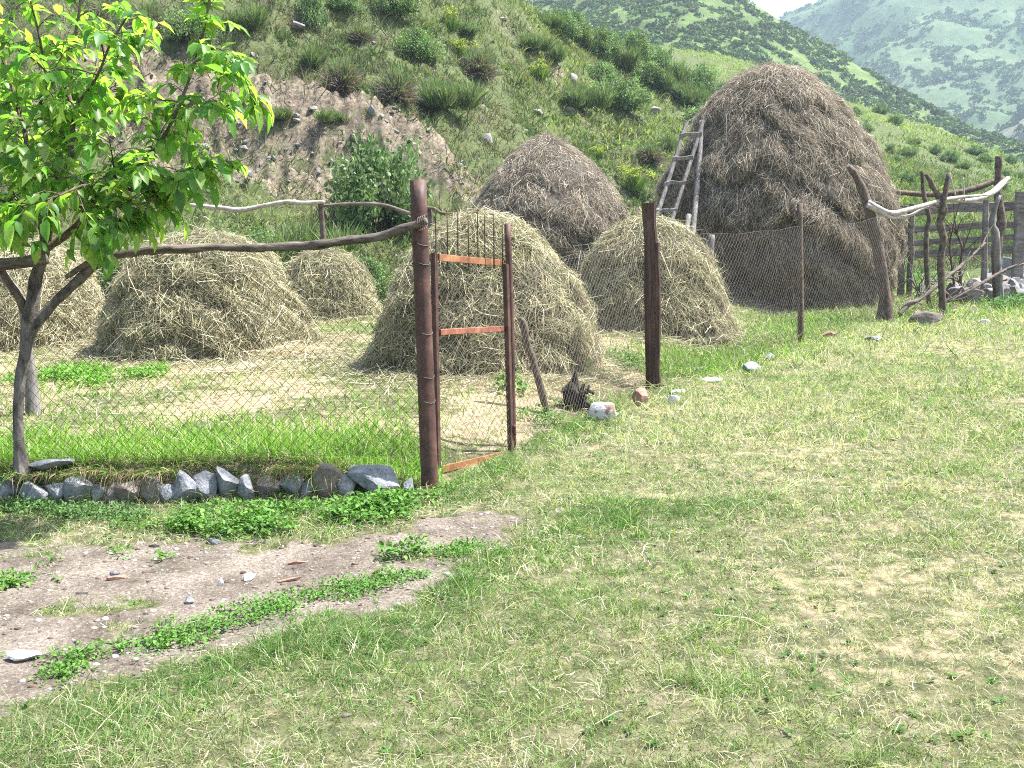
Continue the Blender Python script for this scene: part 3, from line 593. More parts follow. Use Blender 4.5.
# ------------------------------------------------------------------ haystacks
FRESH = [(.54, .47, .305), (.43, .385, .245), (.68, .61, .43), (.28, .265, .145), (.33, .335, .175), (.14, .13, .07)]
OLD = [(.40, .335, .245), (.315, .262, .188), (.49, .425, .325), (.225, .184, .13), (.14, .112, .08), (.60, .53, .42)]
def haystack(label, group, px, pyb, pyt, rpx, prof, pal, w, ns, L0, W0, messy, seed, lump=.05, bands=0.0, Yc=None, core=(.075, .068, .04), lean=0.0):  # core darker than the straws: shade of the gaps put into its colour
    if Yc is None:
        f = at(px, pyb); Yc = f[1] / (1 - rpx / F)
    d = ray(px, 300); X = d[0] / d[1] * Yc; base = on(X, Yc); rad = rpx / F * Yc * 1.0
    H = top_over(base, pyt); hs = np.array([p[0] for p in prof]); rs = np.array([p[1] for p in prof])
    def surf(a, v):
        vv = np.clip(v, 0, 1); r = np.interp(vv, hs, rs) * rad
        ca, sa = np.cos(a), np.sin(a)
        n = lump * 2.2 * fbm(ca * 1.3 + seed, sa * 1.3 + vv * 1.8, seed, 3) + lump * 1.3 * fbm(ca * 4 + vv * 3, sa * 4 + vv * 6 + seed, seed + 1, 4)
        if bands:
            ph = vv * 4.3 + 1.5 * fbm(ca * 1.1 + vv, sa * 1.1 + seed, seed + 4, 3); saw = ph - np.floor(ph)
            n = n + bands * ss(-.45, .2, fbm(ca * 1.6 + 5, sa * 1.6 + vv * 3, seed + 6, 3)) * (.5 - np.abs(saw - .22) * 1.25) * ss(.03, .12, vv) * ss(.97, .8, vv)
        n = n * ss(1.0, .86, vv) if not np.isscalar(vv) else n
        r = r * (1 + n); z = H * vv + .1 * H * lump * fbm(ca * 2, sa * 2 + seed, seed + 2, 2) * ss(.8, 1, vv)
        off = lean * rad * vv
        x = base[0] + r * ca + off; y = base[1] + r * sa
        return np.stack([x, y, np.maximum(base[2] - .12, np.where(vv < .04, T(x, y) - .05, base[2])) + z], -1)
    root = empty('haystack', base, label, 'haystack', group)
    na, nv = 120, 64; a = np.linspace(0, 2 * math.pi, na, endpoint=False); v = np.linspace(0, 1, nv) ** .9
    A, Vv = np.meshgrid(a, v, indexing='ij'); P = surf(A, Vv) - base
    i, j = np.meshgrid(np.arange(na), np.arange(nv - 1), indexing='ij'); i = i.ravel(); j = j.ravel(); i2 = (i + 1) % na
    mb = MB(); mb.add(P.reshape(-1, 3), np.stack([i * nv + j, i2 * nv + j, i2 * nv + j + 1, i * nv + j + 1], 1), core)
    mb.obj('hay_core', M_haycore, root)
    mb = MB(); K = 16; nw = ns // K
    v = rng.random(int(nw * 2.4)); keep = rng.random(len(v)) < (np.interp(v, hs, rs) + .06); v = v[keep][:nw]; nw = len(v); a = rng.uniform(0, 2 * math.pi, nw)
    wang = rng.normal(0, messy, nw) + 1.1 * fbm(a * 4, v * 9, seed + 9, 3); wtone = (1 + .2 * rng.normal(size=nw)) * (1 + .3 * fbm(a * 3, v * 7, seed + 12, 3)); wl = rng.uniform(-.035, .05, nw); wlen = rng.lognormal(0, .3, nw)
    rep_ = lambda q: np.repeat(q, K)
    n = nw * K; rs_ = np.maximum(np.interp(rep_(v), hs, rs), .15) * rad
    a = rep_(a) + rng.normal(0, L0 * .42, n) / rs_; v = np.clip(rep_(v) + rng.normal(0, L0 * .3, n) / H, 0, .999)
    p = surf(a, v); e = .015; du = surf(a + e, v) - p; dv = surf(a, np.minimum(v + e, 1)) - surf(a, np.maximum(v - e, 0)); nr = nrm(np.cross(du, dv))
    nr = np.where((nr * (p - base - np.array([0, 0, H * .3]))).sum(1, keepdims=True) < 0, -nr, nr)
    down = -nrm(dv); side = nrm(du)
    ang = rep_(wang) + rng.normal(0, .32 + .25 * messy, n)
    D = down * np.cos(ang)[:, None] + side * np.sin(ang)[:, None] + nr * rng.normal(.08, .2, n)[:, None]
    C = pick(n, pal, w, .14) * rep_(wtone)[:, None]
    L = L0 * rng.lognormal(0, .4, n) * rep_(wlen); curl = nr * rng.uniform(-.2, .9, n)[:, None] + rng.normal(0, .4, (n, 3))
    strands(mb, p - base + nr * (rep_(wl) + rng.normal(0, .012, n))[:, None] - D * L[:, None] * .35, D, L, W0 * rng.uniform(.5, 1.4, n), np.clip(C, .02, .9), curl)
    # straws trailing on the ground round the foot
    n = ns // 9; a = rng.uniform(0, 2 * math.pi, n); q = surf(a, np.full(n, .01)); rr_ = rng.gamma(1.3, .13 * rad, n)
    x = q[:, 0] + np.cos(a) * rr_; y = q[:, 1] + np.sin(a) * rr_; b = rng.uniform(0, 6.28, n)
    D = np.stack([np.cos(b), np.sin(b), rng.normal(.08, .15, n)], 1)
    strands(mb, np.stack([x, y, T(x, y) + rng.uniform(.005, .05, n)], 1) - base, D, L0 * rng.lognormal(0, .4, n), W0 * rng.uniform(.6, 1.4, n), pick(n, pal, w, .14), rng.normal(0, .5, (n, 3)))
    mb.obj('straw_cover', M_straw, root)
    return root, base, rad, H, surf
PA = [(0, 1.14), (.035, 1.07), (.1, 1.01), (.27, .95), (.45, .86), (.6, .77), (.75, .64), (.87, .48), (.95, .30), (.985, .16), (1, 0)]
PB = [(0, 1.18), (.04, 1.09), (.12, 1.03), (.3, .97), (.5, .87), (.68, .77), (.82, .64), (.92, .46), (.98, .24), (1, 0)]
PBig = [(0, .92), (.05, .93), (.2, .985), (.33, 1), (.45, .95), (.56, .86), (.66, .755), (.75, .65), (.825, .555), (.89, .45), (.945, .33), (.975, .22), (.993, .1), (1, 0)]
PG = [(0, 1.05), (.2, 1), (.38, .96), (.52, .86), (.66, .71), (.78, .55), (.88, .38), (.95, .22), (.985, .1), (1, 0)]
GS = 'fresh haystacks drying in the yard'
hA = haystack('pale green-gold haystack directly behind the rusty metal gate', GS, 482, 378, 213, 104, PA, FRESH, [3, 3, 2.4, 3, 2.5, 1.6], 40000, .17, .0048, .75, 201, .06)
hB = haystack('squat fresh haystack with a ragged hollow front under the long rail, between tree and gate', GS, 205, 362, 233, 95, PB, FRESH, [3, 3, 2.4, 3, 2.5, 1.6], 40000, .18, .005, .85, 202, .085)
hC = haystack('small fresh haystack behind the thick dark wooden post', GS, 648, 336, 218, 74, PA, FRESH, [3, 3, 2.4, 3, 2.5, 1.6], 30000, .2, .0062, .75, 203, .06)
hD = haystack('fresh haystack partly hidden behind the forked tree trunk', GS, 30, 352, 243, 70, PB, FRESH, [3.5, 3, 2.4, 2, 1.5, 1.2], 28000, .2, .0062, .8, 204, .07)
hE = haystack('smallest haystack, greyish, far back beneath the long rail', GS, 327, 322, 249, 50, PA, FRESH, [2, 3, 1, 3, 2.5, 1.8], 18000, .2, .0065, .7, 205)
GO = 'old brown haystacks'
hF = haystack('huge tall brown-grey haystack with a ladder leaning on its left side', GO, 776, 314, 66, 111, PBig, OLD, None, 130000, .18, .0048, .30, 206, .06, .12, core=(.085, .072, .056), lean=-.06)
hG = haystack('medium brown conical haystack at the foot of the hillside', GO, 549, 300, 136, 88, PG, OLD, None, 64000, .2, .0062, .40, 207, .04, .05, Yc=23.6, core=(.10, .085, .067))
# loose hay on the yard floor
mb = MB(); n = 17000; x, y = scatter(n, 7.0, 18); hy = hayyard(x, y); st = ss(.3, -.2, fbm(x * .8, y * .8, 71, 3) - .12); k = (hy > .5) & (rng.random(n) < st); x, y = x[k], y[k]; n = len(x); b = rng.uniform(0, 6.28, n)
strands(mb, np.stack([x, y, T(x, y) + rng.uniform(.003, .03, n)], 1), np.stack([np.cos(b), np.sin(b), rng.normal(.03, .12, n)], 1), rng.lognormal(math.log(.14), .4, n), .0055 * rng.uniform(.7, 1.4, n), pick(n, [(.52, .44, .29), (.44, .36, .23), (.60, .53, .38), (.33, .26, .17)], jit=.12), rng.normal(0, .5, (n, 3)))
for px, py, sx, sy, hh, m_ in ((285, 358, .7, .4, .16, 2600), (255, 372, .6, .25, .08, 1200), (80, 345, .5, .5, .12, 1400), (140, 340, .5, .5, .2, 1200), (575, 365, .45, .3, .1, 900), (705, 325, .6, .35, .14, 900)):
    c = at(px, py); x = c[0] + rng.normal(0, sx * .5, m_); y = c[1] + rng.normal(0, sy * .5, m_); h_ = hh * np.exp(-((x - c[0]) / sx) ** 2 * 1.5 - ((y - c[1]) / sy) ** 2 * 1.5); b = rng.uniform(0, 6.28, m_)
    strands(mb, np.stack([x, y, T(x, y) + rng.random(m_) * h_], 1), np.stack([np.cos(b), np.sin(b), rng.normal(.0, .2, m_)], 1), rng.lognormal(math.log(.2), .4, m_), .006 * rng.uniform(.7, 1.4, m_), pick(m_, FRESH[:3], jit=.12), rng.normal(0, .5, (m_, 3)))
tag(mb.obj('loose_hay', M_straw), kind='stuff')

# ------------------------------------------------------------------ gate and fence
gp = at(430, 492); gtop = atY(418, 180, gp[1] + .02)
def local(o, p): return np.asarray(p, float) - np.array(o.location)
def tube_obj(name, pts, rad, mat, parent=None, n=10, rough=.05, k=5, seed=0, **kw):
    mb = MB(); b = np.array(parent.location) if parent is not None else np.zeros(3)
    tube(mb, [np.asarray(p, float) - b for p in pts], rad, n=n, rough=rough, k=k, seed=seed, **kw); return mb.obj(name, mat, parent)
def thing_tube(name, label, cat, pts, rad, mat, n=10, rough=.1, k=5, seed=0, group=None, **kw):
    p0 = np.asarray(pts[0], float); mb = MB(); tube(mb, [np.asarray(p, float) - p0 for p in pts], rad, n=n, rough=rough, k=k, seed=seed, **kw)
    o = mb.obj(name, mat); o.location = p0; return tag(o, label, cat, group)
post = empty('gate_post', gp, 'tall round rusty steel gate post with a rail tied to it', 'post')
tube_obj('pipe', [gp - np.array([0, 0, .15]), .5 * (gp + gtop), gtop], [.056, .054, .052], M_rust, post, n=20, rough=.01)
for t in (.30, .38, .52, .74, .80):
    c = gp + (gtop - gp) * t; ring = [c + np.array([math.cos(a) * .056, math.sin(a) * .056, .01 * math.sin(a * 2)]) for a in np.linspace(0, 6.3, 14)]
    tube_obj('wire_tie', ring, [.0028], M_wire, post, n=5, k=2)
# gate leaf
gl = at(438, 474); gr = at(511, 452); gl_t = atY(434, 253, gl[1]); gr_t = atY(505.5, 264, gr[1])
gate = empty('gate', .5 * (gl + gr), 'narrow rusty metal gate with wire mesh and upright spikes on top', 'gate')
def gbar(name, a, b, w, h, mat, up=(0, 0, 1)):
    mb = MB(); o = np.array(gate.location); box(mb, np.asarray(a) - o, np.asarray(b) - o, w, h, up=up, bev=.15); return mb.obj(name, mat, gate, smooth=False)
gd = nrm((gr - gl)[None])[0]; perp = np.array([gd[1], -gd[0], 0])
gbar('stile', gl + np.array([0, 0, .01]), gl_t, .038, .038, M_rust, up=perp); gbar('stile', gr + np.array([0, 0, .0]), gr_t, .042, .04, M_rust, up=perp)
def gpt(py, t):                            # point on the gate's plane at parameter t along it, height by row at that depth
    p = gl + (gr - gl) * t; return np.array([p[0], p[1], p[2] + top_over(p, py)])
def gx_(px, py, Y): return atY(px, py, Y)
gbar('top_bar', gx_(437, 257.5, gl[1]) + gd * .02, gx_(504, 263, gr[1]) - gd * .02, .012, .046, M_orange)
gbar('middle_bar', gx_(438, 332.5, gl[1]) + gd * .02, gx_(505, 328.5, gr[1]) - gd * .02, .02, .042, M_redrust)
gbar('bottom_bar', gx_(440, 470, gl[1]) + gd * .02, gx_(510, 453, gr[1]) - gd * .02, .012, .05, M_orange)
for px, pt, pb in ((436.5, 209, 262), (448, 211, 263), (458.5, 210, 263), (469, 212, 264), (478.5, 209, 264), (485.5, 214, 265), (494.5, 214, 266), (503, 219, 268)):
    t = (px - 436) / 70; Y = gl[1] + (gr[1] - gl[1]) * t - .012
    tube_obj('spike', [gx_(px - 1 + .6, pb + 3, Y), gx_(px - .6, .5 * (pt + pb), Y), gx_(px - 1, pt, Y)], [.0048, .0045, .003], M_dark, gate, n=6, rough=.02, k=2)
tube_obj('latch', [gr + np.array([.03, 0, .13]), gr + np.array([.03, 0, .21])], [.014], M_rust, gate, n=8)
def chain(a, b, ha, hb, name, parent=None, cell=.068, r=.0013, z0=.03, shear=0, hem=True):
    """diamond wire mesh between two ground points"""
    o = np.array(parent.location) if parent is not None else np.zeros(3)
    a = np.asarray(a, float); b = np.asarray(b, float); L = np.linalg.norm((b - a)[:2]); P0, P1 = [], []
    def pt(u, v): h = ha + (hb - ha) * u; p = a + (b - a) * u; return p + np.array([.012 * math.sin(u * L * 2.3 + v * 3), .012 * math.cos(u * L * 1.9 + v * 2.2), z0 + (h - z0) * v - .05 * v * math.sin(math.pi * u) * (L > 2) + .01 * math.sin(u * L * 5 + v)])
    hm_ = .5 * (ha + hb); st = cell / L; rise = hm_ / L * .9; K = 7
    for s in (1, -1):
        u = -rise if s > 0 else 0.0
        while u < (1 if s > 0 else 1 + rise):
            vs = np.linspace(0, 1, K); us = u + s * rise * vs
            for q in range(K - 1):
                ua, ub, va, vb = us[q], us[q + 1], vs[q], vs[q + 1]
                if max(ua, ub) <= 0 or min(ua, ub) >= 1: continue
                if ua < 0: va += (vb - va) * (0 - ua) / (ub - ua); ua = 0
                if ub < 0: vb = va + (vb - va) * (0 - ua) / (ub - ua); ub = 0
                if ua > 1: va += (vb - va) * (1 - ua) / (ub - ua); ua = 1
                if ub > 1: vb = va + (vb - va) * (1 - ua) / (ub - ua); ub = 1
                P0.append(pt(ua, va) - o + perp * .002 * s); P1.append(pt(ub, vb) - o + perp * .002 * s)
            u += st
    mb = MB(); segs(mb, P0, P1, r); w = mb.obj(name, M_wire, parent, smooth=False)
    if hem:
        for v in (0.0, 1.0):
            mb = MB(); uu = np.linspace(0, 1, 16); pp = [pt(u, v) - o for u in uu]; segs(mb, pp[:-1], pp[1:], r * 1.35); mb.obj('line_wire', M_wire, parent, smooth=False)
    return w
chain(gl + gd * .03, gr - gd * .03, 1.42, 1.30, 'wire_mesh', gate, cell=.062, z0=.04, hem=False)
# pipe post on the latch side
lp = at(513, 447); thing_tube('gate_post', 'thin round rusty pipe on the latch side of the gate', 'post', [lp - np.array([0, 0, .1]), atY(511, 330, lp[1]), atY(507.5, 224, lp[1])], [.025, .025, .025], M_rust, n=14, rough=.01)
# thick dark post
p2 = at(653, 388); th2 = atY(649.5, 203, p2[1]); post2 = empty('fence_post', p2, 'thick dark brown squared post beside the red-brown stone', 'post', None)
mb = MB(); box(mb, [0, 0, -.1], th2 - p2, .135, .12, up=(0, -1, 0), wob=.004, bev=.22, seg=9); mb.obj('timber', M_dark, post2, smooth=False)
mb = MB(); q0 = atY(657.5, 386, p2[1] - .02) - p2; q1 = atY(656, 243, p2[1] - .02) - p2; box(mb, q0, q1, .07, .1, up=(0, -1, 0), wob=.005, bev=.25, seg=7); mb.obj('side_piece', M_dark, post2, smooth=False)
# thin rusty post and dark leaning wood post
p3 = at(801, 344); t3 = atY(799.5, 203, p3[1]); thing_tube('fence_post', 'thin brown post in front of the huge haystack', 'post', [p3 - np.array([0, 0, .1]), .5 * (p3 + t3), t3], [.042, .042, .04], M_brown, n=8, rough=.05)
p4 = at(886, 322)
thing_tube('fence_post', 'dark leaning wooden post at the right flank of the huge haystack', 'post', [p4 - np.array([0, 0, .1]), atY(884, 290, p4[1]), atY(873, 225, p4[1]), atY(866, 200, p4[1]), atY(858, 180, p4[1]), atY(849, 166, p4[1])], [.15, .095, .088, .08, .065, .045], M_brown, n=11, rough=.22, seed=4)
# fence spans, each a thing with mesh and line wires
FG = 'chain link fence spans'
def span(a, b, ha, hb, label, cell=.068, r=.0013):
    e = empty('chain_link_fence', a, label, 'wire fence', FG); chain(a, b, ha, hb, 'wire_mesh', e, cell, r); return e
fl = np.array([-6.6, 6.52, float(T(-6.6, 6.7))]); fb = np.array([gp[0] - .05, gp[1] + .03, gp[2] + .22])
span(fl, fb, 1.30, 1.26, 'rusty chain link fence between the tree and the gate post', .07, .0014)
span(lp + np.array([.02, 0.03, 0]), p2 + np.array([-.07, 0, 0]), 1.42, 1.62, 'rusty chain link fence between the gate and the thick dark post', .072, .0012)
span(p2 + np.array([.07, .0, 0]), p3, 1.62, 1.62, 'rusty chain link fence between the thick dark post and the thin brown post', .085, .0012)
span(p3, p4, 1.62, 1.75, 'rusty chain link fence between the thin brown post and the leaning post', .095, .0012)
# loose twisted wires hanging off the far mesh
wy = p3[1] - .3
thing_tube('wire_end', 'pale twisted wire end hanging on the mesh left of the thin brown post', 'wire', [atY(688, 240, 14.6), atY(700, 250, 14.5), atY(710, 257, 14.5), atY(714, 264, 14.5), atY(708, 262, 14.5)], [.006], M_pale, n=5)

# ------------------------------------------------------------------ rails, sticks
YT = 6.35
tr = at(22, 470)
rail = thing_tube('rail', 'long bent wooden pole running from the forked tree to the gate post', 'rail', [atY(66, 277, YT - .0), atY(92, 262, YT - .03), atY(118, 254, YT - .02), atY(150, 250, YT), atY(180, 249.5, YT), atY(215, 247, YT), atY(250, 248.5, YT + .0), atY(285, 246, YT + .0), atY(322, 244, YT), atY(352, 240, YT), atY(380, 236, YT - .02), atY(408, 227, YT - .05), atY(427, 221, YT - .08)],
                  [.014, .030, .029, .026, .025, .028, .032, .028, .022], M_rail, n=11, rough=.28, k=7, seed=2)
thing_tube('rail', 'wooden pole entering at the left edge and resting on the tree trunk', 'rail', [atY(-170, 285, YT + .1), atY(-60, 272, YT + .0), atY(0, 264.5, YT - .1), atY(46, 259, YT - .12)], [.05, .045, .04, .036], M_rail, n=10, rough=.18, seed=9)
mb = MB(); o = np.array(rail.location)
for k_ in range(4):
    c = atY(419 + k_ * 2.2, 224 - k_ * .9, YT - .06) - o; tube(mb, [c + np.array([0.006 * math.sin(a), math.sin(a) * .05, math.cos(a) * .042]) for a in np.linspace(0, 6.3, 12)], [.0028], n=5, k=2)
mb.obj('wire_tie', M_wire, rail)
# far pole fence
Yb = 18.6
thing_tube('rail', 'pale thin crooked pole of the rear fence beside the leafy branches', 'rail', [atY(190, 205, Yb), atY(222, 208, Yb), atY(240, 210, Yb), atY(262, 206, Yb), atY(285, 202, Yb), atY(305, 203, Yb), atY(324, 202, Yb)], [.035, .04, .045, .042, .042, .04, .04], M_pale, n=8, rough=.15, seed=3)
thing_tube('rail', 'grey crooked pole of the rear fence ending behind the gate post', 'rail', [atY(320, 206, Yb), atY(350, 204, Yb), atY(382, 205, Yb), atY(402, 211, Yb), atY(416, 216, Yb)], [.03, .034, .036, .034, .03], M_rail, n=8, rough=.15, seed=5)
thing_tube('rail', 'dark thin pole of the rear fence between gate and brown haystack', 'rail', [atY(412, 209, Yb), atY(432, 208, Yb), atY(442, 213, Yb), atY(456, 214, Yb), atY(475, 212, Yb + .4)], [.028, .03, .03, .028, .022], M_brown, n=8, rough=.15, seed=6)
def gpost(px, pyt, Y, r, mat, label, lean=0):
    d = ray(px, 230); x = d[0] / d[1] * Y; g = on(x, Y); tp = g + np.array([0, 0, top_over(g, pyt)]); tp[0] += lean
    return thing_tube('fence_post', label, 'post', [g - np.array([0, 0, .1]), .5 * (g + tp) + np.array([.02, 0, 0]), tp], [r * 1.1, r, r * .9], mat, n=8, rough=.12, seed=int(px))
gpost(322, 200, Yb + .06, .055, M_brown, 'short dark post holding the rear poles above the smallest haystack'); gpost(430, 207, Yb + .06, .06, M_brown, 'short dark rear post just right of the tall gate post')
ls = at(548, 414)
thing_tube('stick', 'crooked brown stick leaning beside the gate in the weeds', 'stick', [ls - np.array([0, 0, .06]), atY(543, 395, ls[1]), atY(533, 360, ls[1]), atY(527, 345, ls[1]), atY(524, 325, ls[1] - .02), atY(519, 318, ls[1] - .03)], [.032, .033, .031, .033, .03, .02], M_brown, n=9, rough=.2, seed=8)
# second grey trunk / prop behind the tree
bp = at(33, 414); thing_tube('prop_post', 'smooth grey wooden post standing right behind the tree trunk', 'post', [bp - np.array([0, 0, .1]), atY(31, 385, bp[1]), atY(27, 345, bp[1]), atY(23, 305, bp[1]), atY(8, 282, bp[1]), atY(-4, 270, bp[1])], [.07, .055, .045, .04, .04, .035], M_grey, n=10, rough=.1, seed=1)

# ladder and poles at the big stack
def zb_at(px, py, Y): return atY(px, py, Y)
Yt, Yl = 19.55, 18.2
def ladpt(px, py): t = (py - 123) / (300 - 123); return atY(px, py, Yt + (Yl - Yt) * t)
lad_base = on(ladpt(640, 300)[0], Yl); lad = empty('ladder', lad_base, 'weathered grey wooden ladder leaning against the huge haystack', 'ladder')
def lbar(name, a, b, w, h, up): 
    mb = MB(); o = np.array(lad.location); box(mb, a - o, b - o, w, h, up=up, wob=.006, bev=.2); return mb.obj(name, M_grey, lad, smooth=False)
lx = np.array([1.0, .1, 0])
lbar('side_rail', ladpt(632, 292), ladpt(687, 122), .10, .07, lx); lbar('side_rail', ladpt(650, 290), ladpt(703, 121), .11, .07, lx)
for xa, xb, yy in ((681, 700, 135), (672.5, 691.5, 158.5), (665, 684, 183.5), (656.5, 675.5, 211), (648.5, 667, 237), (640, 659, 264)):
    lbar('rung', ladpt(xa - 1, yy + .6) - np.array([0, .06, 0]), ladpt(xb + 1, yy - 1) - np.array([0, .06, 0]), .05, .075, (0, 0, 1))
pole_g = on(atY(681, 290, 17.9)[0], 17.9)
thing_tube('pole', 'tall thin grey pole propped upright beside the ladder', 'pole', [pole_g, atY(690, 256, 18.1), atY(697, 190, 18.9), atY(700, 150, 19.3), atY(701.5, 121, 19.6)], [.055, .052, .05, .046, .04], M_grey, n=8, rough=.1, seed=12)
thing_tube('pole', 'short grey pole between ladder and tall pole, low down', 'pole', [on(atY(675, 290, 18.0)[0], 18.0), atY(684, 245, 18.1), atY(689, 215, 18.4)], [.05, .055, .05], M_grey, n=8, rough=.1, seed=13)
sp_ = at(707, 308)
thing_tube('prop_post', 'stubby grey wooden prop standing against the foot of the huge haystack', 'post', [atY(705, 312, 17.3) - np.array([0, 0, .1]), atY(707, 290, 17.3), atY(709, 262, 17.35), atY(712, 235, 17.4)], [.09, .085, .08, .06], M_grey, n=9, rough=.16, seed=14)

# corral at the right
Yc_ = p4[1]
CG = 'rails of the corral'
thing_tube('rail', 'white bare branch rail tied to the leaning post, upper of two', 'rail', [atY(868, 202, Yc_ - .1), atY(880, 209, Yc_ - .1), atY(893, 213, Yc_), atY(918, 207, Yc_ + .3), atY(948, 199, Yc_ + .7), atY(975, 196, Yc_ + 1.0), atY(990, 194.5, Yc_ + 1.2)], [.04, .048, .042, .04, .034, .024, .012], M_pale, n=9, rough=.14, seed=20)
thing_tube('rail', 'forked pale branch rail tied to the leaning post, lower of two', 'rail', [atY(867, 205, Yc_ - .12), atY(880, 212, Yc_ - .1), atY(890, 217, Yc_), atY(908, 216, Yc_ + .3), atY(925, 208, Yc_ + .5), atY(942, 207, Yc_ + .7)], [.04, .042, .034, .027, .022, .012], M_pale, n=9, rough=.14, seed=21)
thing_tube('rail', 'dark curved pole behind the white branch rails', 'rail', [atY(884, 191, Yc_ + 3), atY(905, 193, Yc_ + 3), atY(930, 194.5, Yc_ + 3), atY(960, 192, Yc_ + 3.1), atY(985, 185, Yc_ + 3.2), atY(1001, 177.5, Yc_ + 3.3)], [.04, .05, .055, .055, .055, .05], M_brown, n=9, rough=.14, seed=22)
thing_tube('rail', 'thick whitish branch curving up to the tall right post', 'rail', [atY(948, 200, Yc_ + 1.2), atY(965, 200.5, Yc_ + 1.4), atY(980, 198, Yc_ + 1.8), atY(993, 192, Yc_ + 2.2), atY(1002, 184, Yc_ + 2.6), atY(1008, 178, Yc_ + 2.8)], [.03, .045, .055, .06, .06, .04], M_pale, n=9, rough=.14, seed=23)
def cpost(pix, Y, rad, label, seed, mat=M_brown, name='fence_post'):
    pts = [atY(a, b, Y) for a, b in pix]; g = on(pts[0][0], Y); pts[0] = g - np.array([0, 0, .08])
    return thing_tube(name, label, 'post', pts, [q * .82 for q in rad], mat, n=9, rough=.26, seed=seed)
cpost([(945, 282), (941, 262), (944, 240), (940, 222), (944, 208), (937, 193), (931, 183), (926, 174)], Yc_ + .6, [.075, .068, .07, .065, .055, .04], 'dark forked trunk post of the corral leaning left at its top', 31)
cpost([(931, 262), (926, 240), (929, 218), (924, 195), (922, 171)], Yc_ + 2.2, [.055, .05, .045, .04], 'thin dark straight post just left of the forked corral post', 32)
thing_tube('stick', 'short dark stick rising from the fork of the corral post', 'stick', [atY(941, 213, Yc_ + .55), atY(944, 200, Yc_ + .55), atY(949, 173, Yc_ + .6)], [.055, .05, .04], M_brown, n=8, rough=.2, seed=33)
cpost([(1000, 268), (997, 245), (1001, 222), (998, 192), (999, 156)], Yc_ + 2.9, [.11, .11, .095, .075], 'tallest dark corral post near the right edge', 34)
cpost([(1003, 262), (996, 240), (992, 222), (999, 195)], Yc_ + 2.6, [.08, .085, .075, .05], 'twisted grey trunk leaning against the tallest corral post', 35, M_grey)
thing_tube('stick', 'pale thin upright stick above the corral rails, left of two', 'stick', [atY(957, 200, Yc_ + 1.2), atY(954, 190, Yc_ + 1.2), atY(951, 177, Yc_ + 1.2)], [.012, .012, .008], M_pale, n=5, seed=36)
thing_tube('stick', 'pale thin upright stick above the corral rails, right of two', 'stick', [atY(964.5, 201, Yc_ + 1.3), atY(964, 190, Yc_ + 1.3), atY(963, 177, Yc_ + 1.3)], [.012, .012, .008], M_pale, n=5, seed=37)
# plank fence
Yp = Yc_ + 4.4; pf = empty('plank_fence', on(atY(900, 250, Yp)[0], Yp), 'grey horizontal plank fence behind the corral posts', 'fence')
def fplank(pxa, pya, pxb, pyb, h, w=.05):
    mb = MB(); o = np.array(pf.location); box(mb, atY(pxa, pya, Yp) - o, atY(pxb, pyb, Yp + .3) - o, w, h, wob=.012, bev=.2, seg=9); mb.obj('plank', M_plank, pf, smooth=False)
for row in ((894, 211, 1075, 203, .19), (894, 230, 1075, 221, .14), (892, 245, 1075, 233, .12), (890, 255, 1075, 247, .16)): fplank(*row)
for px, pt, r_ in ((902, 206, .07), (911, 204, .05), (985, 200, .05), (1019, 192, .11), (1050, 195, .09)):
    d = ray(px, 240); x = d[0] / d[1] * (Yp - .12); g = on(x, Yp - .12); mb = MB(); o = np.array(pf.location); box(mb, g - o - np.array([0, 0, .1]), g - o + np.array([0, 0, top_over(g, pt)]), r_ * 2, .1, up=(0, -1, 0), wob=.008, bev=.2); mb.obj('upright', M_plank, pf, smooth=False)
# dead branches
def dead(label, pts, rad, seed, nt=6, mat=M_rail):
    o = thing_tube('dead_branch', label, 'branch', pts, rad, mat, n=7, rough=.2, seed=seed); b = np.array(o.location); P = spline(pts, 6); r = np.random.default_rng(seed)
    for _ in range(nt):
        k = r.integers(2, len(P) - 1); d = nrm((P[k] - P[k - 1])[None])[0] + r.normal(0, .55, 3); L = r.uniform(.2, .55); p = P[k] - b
        mb = MB(); tube(mb, [p, p + d * L * .5 + r.normal(0, .03, 3), p + d * L + np.array([0, 0, .05])], [.014, .01, .005], n=5, k=3, seed=seed); mb.obj('twig', mat, o)
    return o
g0 = at(898, 318)
dead('long pale dead branch rising from the grass beside the leaning post', [g0 + np.array([0, 0, .04]), atY(908, 305, g0[1] + .2), atY(920, 299, g0[1] + .4), atY(945, 279, g0[1] + .8), atY(965, 262, g0[1] + 1.2), atY(985, 243, g0[1] + 1.6)], [.04, .042, .04, .035, .03, .02], 41, 8)
g0 = at(962, 300)
dead('dark dead branch standing in the brush right of the forked post', [g0, atY(960, 270, g0[1]), atY(962, 250, g0[1]), atY(958, 236, g0[1]), atY(951, 222, g0[1])], [.03, .028, .026, .02, .012], 42, 9, M_brown)
g0 = at(955, 300)
dead('thin dead branch pointing up between corral posts', [g0, atY(953, 275, g0[1]), atY(950, 250, g0[1]), atY(951, 230, g0[1])], [.026, .024, .02, .012], 43, 7, M_brown)
g0 = at(930, 312)
dead('low grey dead branch lying across the stones of the brush pile', [g0 + np.array([0, 0, .05]), atY(950, 300, g0[1] + .3), atY(975, 287, g0[1] + .7), atY(1005, 270, g0[1] + 1.2), atY(1030, 262, g0[1] + 1.5)], [.03, .03, .034, .03, .025], 44, 10)
g0 = at(990, 290)
dead('grey log lying on top of the brush pile', [g0 + np.array([0, 0, .1]), atY(1005, 281, g0[1] + .2), atY(1022, 277, g0[1] + .3), atY(1040, 272, g0[1] + .4)], [.07, .07, .065, .06], 45, 6, M_grey)

